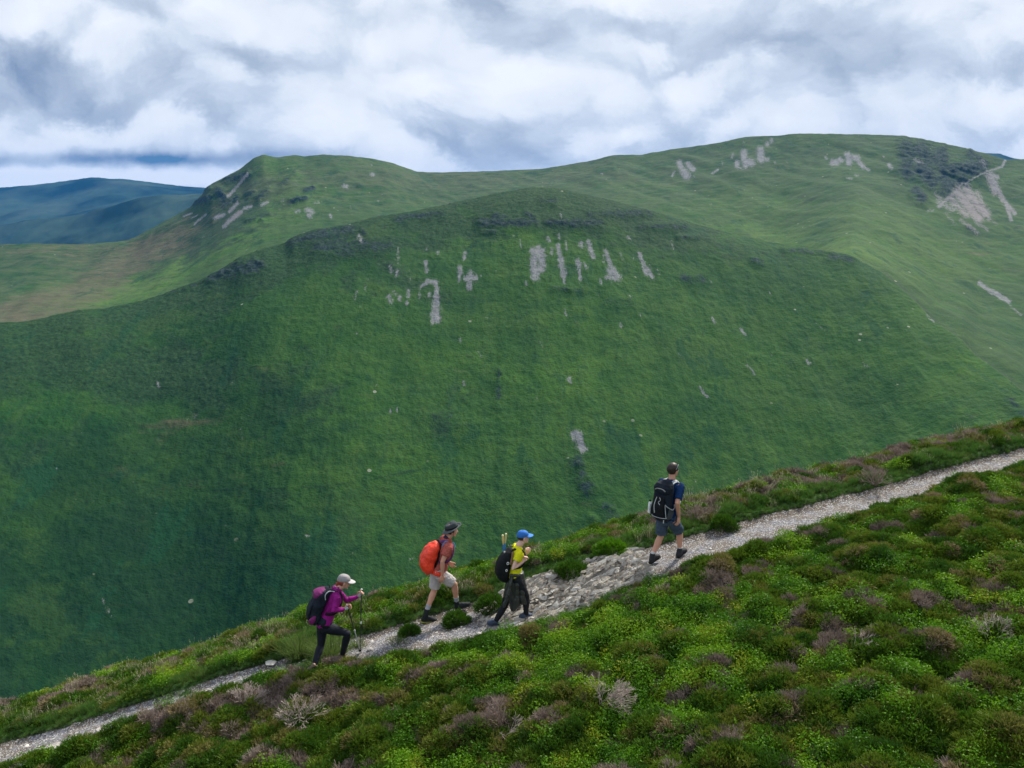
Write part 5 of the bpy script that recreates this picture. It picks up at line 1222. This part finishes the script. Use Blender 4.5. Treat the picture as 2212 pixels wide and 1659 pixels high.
for a_, k_ in ((aR, kR), (aL, kL)): b = Body(); b.tube([a_+(k_-a_)*.30, a_+(k_-a_)*.15, a_], [.049, .043, .042], 14, ends=False); b.make('sock', SOCK, f2.o, .007, 2, .006, .04)
GB = fabric('charcoal_boot', (.022, .026, .028), .8, .6); YS = fabric('yellow_green_sole', (.32, .33, .03), .7); 
f2.boot(aL, J(215, 1545, f2.lr), J(435, 1535, f2.lr), GB, YS, f2.o, laces=GREYM); f2.boot(aR, J(690, 1385, f2.lf), J(900, 1300, f2.lf), GB, fabric('dark_sole', (.03, .03, .032), .8), f2.o, laces=GREYM)
# bush hat
HAT = fabric('charcoal_bush_hat', (.045, .055, .060), .85, .5, 80, .25)
_hu = unit(f2.hu-f2.hf2*.50); _hf = unit(f2.hf2+f2.hu*.50)
hp0 = f2.hp
def hp(a, b, c_): return hp0(0, 0, .03)+(_hf*(a+.004)+f2.hl*b+_hu*(c_-.022))*f2.hk
b = Body(); R = []
for t, (rr_, h) in enumerate([(.100, .024), (.104, .040), (.101, .075), (.096, .105), (.084, .124), (.045, .127), (.01, .122)]):
    th = np.linspace(0, 2*math.pi, 28, endpoint=False); R.append([hp(-.010+rr_*1.08*math.cos(q), rr_*.86*math.sin(q), h-(.10 if t else 0)*.0+.012*math.cos(q)*(1 if t > 3 else 0)) for q in th])
b.rings(R); hat = b.make('hat', HAT, f2.o, .006, 2, .008, .05)
V = []; F = []; n1, n2 = 40, 6
for side in (0, 1):
    for i in range(n1):
        q = i/n1*2*math.pi
        for j in range(n2):
            f_ = j/(n2-1); rr_ = .094+.070*f_; up_ = (.020*math.cos(2*q)*.0+.012*abs(math.sin(q))+.030*max(0, math.cos(q))*f_-.040*max(0, -math.cos(q)))*f_
            V.append(hp(-.010+rr_*1.08*math.cos(q), (.094*.9+.058*f_)*math.sin(q), .040+up_-.012*f_-side*.005))
m_ = n1*n2
for i in range(n1):
    k_ = (i+1) % n1
    for j in range(n2-1): a, c = i*n2+j, k_*n2+j; F.append((a, a+1, c+1, c)); F.append((m_+a, m_+c, m_+c+1, m_+a+1))
    a, c = i*n2+n2-1, k_*n2+n2-1; F.append((a, a+m_, c+m_, c)); a, c = i*n2, k_*n2; F.append((a, c, c+m_, a+m_))
mkobj('brim', V, F, fabric('grey_brim', (.085, .10, .105), .85), hat)
b = Body(); R = []
for rr_, h in ((.1055, .040), (.1070, .046), (.1060, .060), (.1045, .066)): th = np.linspace(0, 2*math.pi, 28, endpoint=False); R.append([hp(-.010+rr_*1.08*math.cos(q), rr_*.86*math.sin(q), h) for q in th])
b.rings(R); mkobj('hat_band', b.V, b.F, BLACK, hat)
b = Body(); b.tube(bez([hp0(.0, -.082, .035), hp0(.02, -.078, -.05), hp0(.04, -.04, -.115), hp0(.05, -.01, -.17)], 5), [.003]*16, 6); mkobj('chin_cord', b.V, b.F, BLACK, hat)
# red covered pack
prof2 = [(-.09, -.235, -.165, .10), (-.02, -.31, -.135, .145), (.10, -.365, -.125, .165), (.28, -.39, -.12, .172), (.46, -.375, -.12, .170), (.62, -.34, -.12, .162), (.74, -.295, -.115, .145), (.82, -.235, -.125, .105)]
pk = empty('backpack', f2.T(0, 0, -.25), 'rounded backpack under a bright orange-red rain cover on the hatted man', 'backpack')
REDM = fabric('orange_red_cover', (.80, .040, .012), .5, .9, 30, .18, .4, col2=(.90, .060, .02))
f2.pack('x', prof2, None).make('rain_cover', REDM, pk, .009, 2, .040, .11)
b = Body(); b.loft([f2.T(0, -.02, -.115), f2.T(0, .4, -.11), f2.T(0, .88, -.125)], [.125, .14, .12], [.022, .022, .022], f2.L, f2.fw, 20, 3); b.make('back_panel', BLACK, pk, .009, 2)
b = Body(); b.loft([f2.T(0, -.05, -.02), f2.T(0, .02, -.02), f2.T(0, .10, -.02)], [.19, .195, .19], [.140, .145, .14], f2.L, f2.fw, 24, 2.3, False); b.make('hip_belt', REDM, pk, .009, 2, .02, .06)
f2.harness(pk, fabric('purple_strap', (.10, .035, .13), .8), .045, .128, .95, -.12, .10, hipbelt=False, th=.010)
f2.strap([f2.T(-.115, .995, -.02), f2.T(-.125, .97, -.08), f2.T(-.135, .84, -.10)], .016, .008, fabric('blue_strap', (.06, .22, .50), .7), 'load_strap', pk)
b = Body(); b.tube(bez([f2.T(.06, .90, .15), f2.T(.04, .80, .20), f2.T(.03, .78, .20)], 6), [.007]*13, 8); mkobj('drinking_tube', b.V, b.F, fabric('blue_tube', (.05, .30, .55), .4), pk)
b = Body(); b.ball(f2.T(.02, .10, .145), .018, .012, .028, f2.up, f2.fw, f2.L); mkobj('buckle', b.V, b.F, BLACK, pk)

# ---------------------------------------------------------------- 3. walker in yellow with jacket round the waist
f3 = Figure('slim walker in a blue cap, yellow T-shirt and black trousers holding a pack strap', (1660, 1780, 4.15), (130, 1500), (600, 1400), 14)
J = f3.J
f3.spine(J(425, 790), J(478, 385))
hR, hL = f3.T(-.075, -.01, 0), f3.T(.075, -.01, 0)
kR, aR = J(592, 1090, -.08), J(588, 1360, -.08); kL, aL = J(285, 1225, .08), J(155, 1450, .08)
shR, shL = f3.T(-.150, .90, -.01), f3.T(.150, .90, 0)
eR, wR_ = J(402, 695, -.20), J(548, 600, -.14); eL, wL_ = f3.T(.20, .42, .06), f3.T(.12, .66, .21)
B = Body(); f3.torso(B, .86); f3.leg(B, hR, kR, aR, .85); f3.leg(B, hL, kL, aL, .85); f3.arm(B, shR, eR, wR_, .86); f3.arm(B, shL, eL, wL_, .86)
f3.hand(B, wR_, J(575, 520, -.11)-wR_, f3.F+.2*f3.L, 1.25, -1, .92); f3.hand(B, wL_, f3.T(.10, .80, .20)-wL_, f3.F-.2*f3.L, 1.25, 1, .92)
f3.head(B, J(550, 250, 0), f3.F+f3.L*.05, .02, .97)
B.make('body', M_SKINP, f3.o, .006); f3.face(f3.o); f3.hair(f3.o, M_HAIRD, low=-.035, front=.02, nape=-.050, thick=.007, capped=True, wr=.005)
YEL = fabric('yellow_t_shirt', (.68, .66, .015), .85, .5, 70, .12, .1)
B = Body(); f3.torso(B, .86, .016, .0, .95); f3.arm(B, shR, eR, wR_, .92, .014, .50); f3.arm(B, shL, eL, wL_, .92, .014, .50); B.tube([f3.T(0, .9, 0), f3.T(0, 1.0, .004)], [.066, .056], 16)
B.make('t_shirt', YEL, f3.o, .007, 2, .026, .05)
BTR = fabric('black_trousers', (.011, .013, .016), .75, .5, 60, .3)
B = Body(); f3.torso(B, .88, .010, -.10, .12); f3.leg(B, hR, kR, aR, .88, .012); f3.leg(B, hL, kL, aL, .88, .012); B.make('trousers', BTR, f3.o, .008, 3, .018, .09)
SH = fabric('blue_grey_shoe', (.05, .07, .11), .7); SHS = fabric('grey_sole', (.16, .17, .20), .7)
f3.boot(aL, J(92, 1512, .08), J(205, 1505, .08), SH, SHS, f3.o, .04, .9); f3.boot(aR, J(550, 1418, -.08), J(665, 1395, -.08), SH, SHS, f3.o, .04, .9)
CAPB = fabric('blue_cap', (.035, .155, .50), .8, .4, 90, .15)
cp_ = f3.cap(B, CAPB, fabric('blue_peak', (.05, .20, .62), .8), f3.o, 'cap', 1.0, .085)
# jacket tied round the waist: a draped sheet with folds, plus knotted sleeves
JK = fabric('dark_waxed_jacket', (.026, .030, .026), .42, .9, 40, .45, .5)
V = []; F = []; nA, nT = 84, 26
for j in range(nT):
    tt = j/(nT-1)
    for i in range(nA):
        th = i/nA*2*math.pi; ct, st = math.cos(th), math.sin(th)       # ct forward, st left
        # lower hem: long lobe at back-near side, shorter in front
        ln = .50+.17*math.exp(-((math.atan2(math.sin(th+2.2), math.cos(th+2.2)))/.55)**2)-.10*max(0, -ct)+.03*math.sin(th*5)
        fold = (.020*math.sin(th*6+tt*1.2)+.013*math.sin(th*11+1.3+tt*1.5)+.006*math.sin(th*19+2*tt))*tt**.6
        r_a = .117+(.088-.035*max(0, ct))*tt**.9+fold; r_b = .132+.030*tt**.8+fold
        c = f3.T(0, .10, .0)+np.array([0, 0, -1.])*ln*tt+f3.F*(.015+.03*tt)
        V.append(c+f3.F*r_a*ct+f3.L*r_b*st)
for j in range(nT-1):
    for i in range(nA): F.append((j*nA+i, j*nA+(i+1) % nA, (j+1)*nA+(i+1) % nA, (j+1)*nA+i))
jk = mkobj('tied_jacket', V, F, JK, f3.o); so = jk.modifiers.new('thickness', 'SOLIDIFY'); so.thickness = .006; tx = bpy.data.textures.new('jacket_folds', 'CLOUDS'); tx.noise_scale = .16; tx.noise_depth = 2
dm = jk.modifiers.new('folds', 'DISPLACE'); dm.texture = tx; dm.strength = .045; dm.texture_coords = 'LOCAL'
b = Body(); b.tube([f3.T(.02, .13, .11), f3.T(-.10, .13, .09), f3.T(-.155, .12, -.01), f3.T(-.13, .11, -.10)], [.028, .030, .028, .026], 12); b.tube([f3.T(0, .13, .12), f3.T(-.03, .05, .15), f3.T(-.07, -.2, .16), f3.T(-.09, -.42, .17)], [.032, .028, .032, .03], 12, .6)
b.tube([f3.T(-.13, .12, -.08), f3.T(-.16, -.1, -.10), f3.T(-.17, -.5, -.12), f3.T(-.16, -.95, -.16)], [.035, .045, .05, .042], 12, .6)
b.make('jacket_sleeve', JK, jk, .008, 2, .03, .06)
prof3 = [(-.20, -.20, -.13, .08), (-.12, -.275, -.11, .12), (.02, -.325, -.105, .14), (.18, -.340, -.10, .148), (.36, -.335, -.10, .148), (.54, -.31, -.098, .142), (.70, -.265, -.095, .13), (.84, -.205, -.095, .11), (.92, -.155, -.10, .075)]
pk = empty('backpack', f3.T(0, 0, -.2), 'black rounded daypack with white logo rings on the yellow-shirted walker', 'backpack')
f3.pack('x', prof3, None).make('bag_body', BLACK, pk, .009, 3, .014, .1)
def ringmark(c, nrm, r0, r1, parent, mat=WHITE, aspect=1.2):
    n_ = unit(nrm); a = unit(np.cross(n_, f3.up)); u = np.cross(a, n_); V = []; F = []; m = 20
    for i in range(m):
        q = i/m*2*math.pi; dv = a*math.cos(q)+u*math.sin(q)*aspect; V += [c+dv*r0, c+dv*r1, c+dv*r1+n_*.004, c+dv*r0+n_*.004]
    for i in range(m):
        for j in range(4): F.append((4*i+j, 4*i+(j+1) % 4, 4*((i+1) % m)+(j+1) % 4, 4*((i+1) % m)+j))
    mkobj('logo_ring', V, F, mat, parent)
ringmark(f3.T(-.150, .54, -.185), -f3.L, .012, .022, pk); ringmark(f3.T(-.154, .30, -.195), -f3.L, .009, .019, pk)
f3.strap([f3.T(-.10, .90, -.12), f3.T(-.125, .83, -.12), f3.T(-.142, .66, -.13), f3.T(-.150, .50, -.14)], .028, .007, fabric('tan_trim', (.24, .13, .085), .7), 'trim_strap', pk)
f3.harness(pk, BLACK, .040, .112, .94, -.10, .080, hipbelt=False, th=.009)
CORK = fabric('cork_grip', (.62, .47, .20), .85, .3); CREAM = fabric('cream_pommel', (.80, .74, .42), .6); BLUEP = fabric('blue_alloy', (.03, .16, .50), .3, .05, 60, .1, .6)
for (gx0, gy0, gx1, gy1, lt, lb) in ((258, 225, 268, 440, .06, 'left of two cork-gripped blue poles stowed upright in the black daypack'), (305, 205, 285, 440, -.02, 'right of two cork-gripped blue poles stowed upright in the black daypack')):
    a_, b_ = J(gx0, gy0, lt), J(gx1, gy1, lt); d = unit(b_-a_); pole(lb, a_+d*.05, a_+d*.62, CORK, BLUEP, BLUEP, CREAM, False, 'stowed trekking poles', .155)

# ---------------------------------------------------------------- 4. man in navy with the large pack, seen from behind
f4 = Figure('leading man in navy T-shirt and dark shorts, seen from behind, sunglasses on his hair', (2180, 1550, 4.045), (190, 1565), (595, 1455), 47)
J = f4.J
f4.spine(J(430, 905), J(492, 385))
hR, hL = f4.T(-.09, -.01, 0), f4.T(.09, -.01, 0)
kL, aL = J(335, 1165, .12), J(222, 1425, f4.lr); kR, aR = J(600, 1110, -.11), J(598, 1350, f4.lf)
shR, shL = f4.T(-.190, .905, 0), f4.T(.190, .905, 0)
eR, wR_ = J(566, 700, -.245), J(588, 890, -.225); eL, wL_ = f4.T(.25, .42, .05), f4.T(.23, .10, .22)
B = Body(); f4.torso(B, 1.08); f4.leg(B, hR, kR, aR, 1.08); f4.leg(B, hL, kL, aL, 1.08); f4.arm(B, shR, eR, wR_, 1.15); f4.arm(B, shL, eL, wL_, 1.15)
f4.hand(B, wR_, J(580, 985, -.235)-wR_, f4.F, .45, -1, 1.08); f4.hand(B, wL_, f4.T(.22, -.08, .24)-wL_, f4.F, .45, 1, 1.08)
f4.head(B, J(512, 248, 0), f4.F*.9-f4.L*.25, .04, 1.03)
B.make('body', M_SKINT, f4.o, .006); f4.face(f4.o); f4.hair(f4.o, M_HAIRB, low=-.045, front=.068, nape=-.092, thick=.015, wr=.010)
NAVY = fabric('navy_t_shirt', (.009, .032, .105), .85, .5, 70, .2, .1)
B = Body(); f4.torso(B, 1.08, .020, .0, .95); f4.arm(B, shR, eR, wR_, 1.1, .013, .80); f4.arm(B, shL, eL, wL_, 1.1, .013, .80); B.tube([f4.T(0, .9, 0), f4.T(0, 1.0, .004)], [.08, .068], 16)
B.make('t_shirt', NAVY, f4.o, .007, 2, .030, .055)
shorts(f4, hR, kR, hL, kL, .86, .112, .100, fabric('slate_shorts', (.055, .080, .115), .85, .5, 70, .2, .1), 1.08)
for a_, k_ in ((aR, kR), (aL, kL)): b = Body(); b.tube([a_+(k_-a_)*.17, a_+(k_-a_)*.08, a_], [.046, .044, .042], 14, ends=False); b.make('sock', fabric('white_sock', (.50, .50, .49), .95), f4.o, .007, 2, .006, .04)
def foot(fig, an, off=.27, lift=0.0):
    g = fig.F*.29; heel = an-fig.F*.065; heel = heel-np.array([0, 0, .135]); return heel+[0, 0, lift*0], heel+g+np.array([0, 0, lift])
GB4 = fabric('dark_grey_boot', (.028, .030, .034), .8, .6)
h_, t_ = foot(f4, aL, lift=.03); f4.boot(aL, h_, t_, GB4, RUBBER, f4.o, laces=GREYM); h_, t_ = foot(f4, aR, lift=.05); f4.boot(aR, h_, t_, GB4, RUBBER, f4.o, laces=GREYM)
# sunglasses pushed up on the hair
sg = empty('sunglasses', f4.hp(.04, 0, .13), 'sunglasses pushed up on the hair of the leading man', 'sunglasses')
for q in (-1, 1): b = Body(); b.ball(f4.hp(.056, q*.030, .122), .011, .005, .022, unit(f4.hu*.7-f4.hf2), unit(f4.hf2*.7+f4.hu), f4.hl); mkobj('lens', b.V, b.F, M_EYED, sg)
for q in (-1, 1): b = Body(); b.tube(bez([f4.hp(.050, q*.056, .116), f4.hp(.012, q*.086, .088), f4.hp(-.03, q*.094, .040)], 6), [.003]*13, 8); mkobj('temple_arm', b.V, b.F, GREYM, sg)
prof4 = [(-.02, -.24, -.13, .115), (.06, -.29, -.125, .155), (.2, -.325, -.12, .172), (.4, -.33, -.12, .178), (.58, -.32, -.12, .175), (.72, -.31, -.12, .168), (.84, -.295, -.11, .158), (.93, -.25, -.11, .135), (.985, -.20, -.12, .09)]
pk = empty('backpack', f4.T(0, 0, -.25), 'large black and grey trekking backpack with silver piping on the leading man', 'backpack')
f4.pack('x', prof4, None).make('bag_body', NAVYB, pk, .009, 3, .016, .1)
b = Body(); b.loft([f4.T(0, .76, -.25), f4.T(0, .86, -.245), f4.T(0, .95, -.215), f4.T(0, 1.0, -.18)], [.165, .17, .15, .11], [.10, .105, .095, .06], f4.L, f4.fw, 24, 2.8); lid = b.make('lid', NAVYB, pk, .009, 2, .014, .07)
b = Body(); b.tube(bez([f4.T(-.10, .79, -.345), f4.T(-.05, .83, -.352), f4.T(.05, .83, -.352), f4.T(.10, .79, -.345)], 6), [.019]*19, 10, .5); b.make('lid_trim', fabric('grey_trim', (.24, .24, .23), .7), lid, .006, 1)
b = Body(); b.loft([f4.T(0, .16, -.34), f4.T(0, .36, -.362), f4.T(0, .62, -.350)], [.115, .118, .10], [.022, .028, .022], f4.L, f4.fw, 20, 3.2); fp = b.make('front_pocket', BLACK, pk, .008, 2, .008, .05)
f4.strap([f4.T(.045, .20, -.372), f4.T(.055, .40, -.394), f4.T(.03, .62, -.378)], .012, .007, GREYM, 'piping', fp)
for q in (-1, 1):
    b = Body(); b.loft([f4.T(q*.165, .08, -.22), f4.T(q*.182, .20, -.22), f4.T(q*.185, .34, -.22)], [.018, .022, .014], [.075, .082, .08], f4.L, f4.fw, 18, 3); sp_ = b.make('side_pocket', fabric('mesh_pocket', (.05, .06, .065), .9), pk, .007, 2, .008, .05)
    f4.strap([f4.T(q*.19, .38, -.13), f4.T(q*.208, .33, -.22), f4.T(q*.16, .40, -.31), f4.T(q*.13, .46, -.35)], .012, .007, GREYM, 'pocket_piping', sp_)
    f4.strap([f4.T(q*.13, .44, -.35), f4.T(q*.15, .28, -.345), f4.T(q*.16, .12, -.32)], .010, .007, GREYM, 'seam_piping', pk)
    f4.strap([f4.T(q*.12, 1.0, -.02), f4.T(q*.12, .985, -.12), f4.T(q*.13, .93, -.19)], .022, .008, GREYM, 'load_strap', pk)
b = Body(); b.tube(bez([f4.T(.165, .10, -.255), f4.T(.08, .09, -.335), f4.T(-.08, .09, -.335), f4.T(-.165, .10, -.255)], 6), [.011]*19, 10, .5); mkobj('base_piping', b.V, b.F, GREYM, pk)
b = Body(); b.tube(bez([f4.T(-.03, .62, -.385), f4.T(-.055, .56, -.392), f4.T(-.02, .50, -.395), f4.T(-.05, .44, -.39)], 5), [.006]*16, 8); mkobj('bungee_cord', b.V, b.F, GREYM, fp)
f4.strap([f4.T(-.09, .03, -.27), f4.T(-.095, -.05, -.275)], .016, .006, GREYM, 'dangling_strap', pk)
f4.harness(pk, GREYM, .055, .132, .965, -.12, .105, th=.010)
bt = empty('water_bottle', f4.T(.215, .2, -.24), 'white water bottle in the left side pocket of the large trekking backpack', 'bottle')
b = Body(); b.tube([f4.T(.222, .12, -.24), f4.T(.228, .3, -.24), f4.T(.232, .36, -.24), f4.T(.236, .40, -.24)], [.034, .034, .03, .016], 18); mkobj('flask', b.V, b.F, WHITE, bt)
b = Body(); b.tube([f4.T(.236, .40, -.24), f4.T(.238, .435, -.24)], [.018, .017], 14); mkobj('cap', b.V, b.F, BLACK, bt)
for nm, fg in (('w1', f1), ('m2', f2), ('t3', f3), ('m4', f4)):
    print(nm, 'root', fg.root.round(2), 'rear', fg.gr.round(2), 'lat', round(float(np.dot(fg.gr-fg.root, fg.L)), 2), 'spine', round(float(fg.len), 2), 'head top', round(float(fg.hp(0, 0, .12)[2]-fg.root[2]), 2), 'hip', round(float(fg.hip[2]-fg.root[2]), 2))

for o in bpy.data.objects:
    if o.name.startswith('sole'):
        v = np.array([list(q.co) for q in o.data.vertices])+rootloc(o.parent); k = v[:, 2].argmin(); print(o.name, 'clear', [round(float(v[k_, 2]-height(v[k_, 0], v[k_, 1])), 3) for k_ in (k, v[:, 0].argmax(), v[:, 0].argmin())])
# ================================================================== air between here and the far hills
hm = bpy.data.materials.new('haze'); hm.use_nodes = True; n = NT(hm.node_tree); n.n.clear()
pv = n.new('ShaderNodeVolumePrincipled'); ou = n.new('ShaderNodeOutputMaterial'); n.l.new(pv.outputs[0], ou.inputs['Volume'])
pv.inputs['Color'].default_value = (.04, .35, 1.0, 1); pv.inputs['Density'].default_value = 4.0e-5; pv.inputs['Anisotropy'].default_value = 0.0
_a, _b = (-10500, -400, -520), (10500, 10300, 420)
_v = [(x, y, z_) for x in (_a[0], _b[0]) for y in (_a[1], _b[1]) for z_ in (_a[2], _b[2])]
hz = mkobj('haze', _v, [(0, 1, 3, 2), (4, 6, 7, 5), (0, 4, 5, 1), (2, 3, 7, 6), (0, 2, 6, 4), (1, 5, 7, 3)], hm, smooth=False)
tag(hz, 'thin blue air in front of the distant hills', 'haze', kind='stuff')
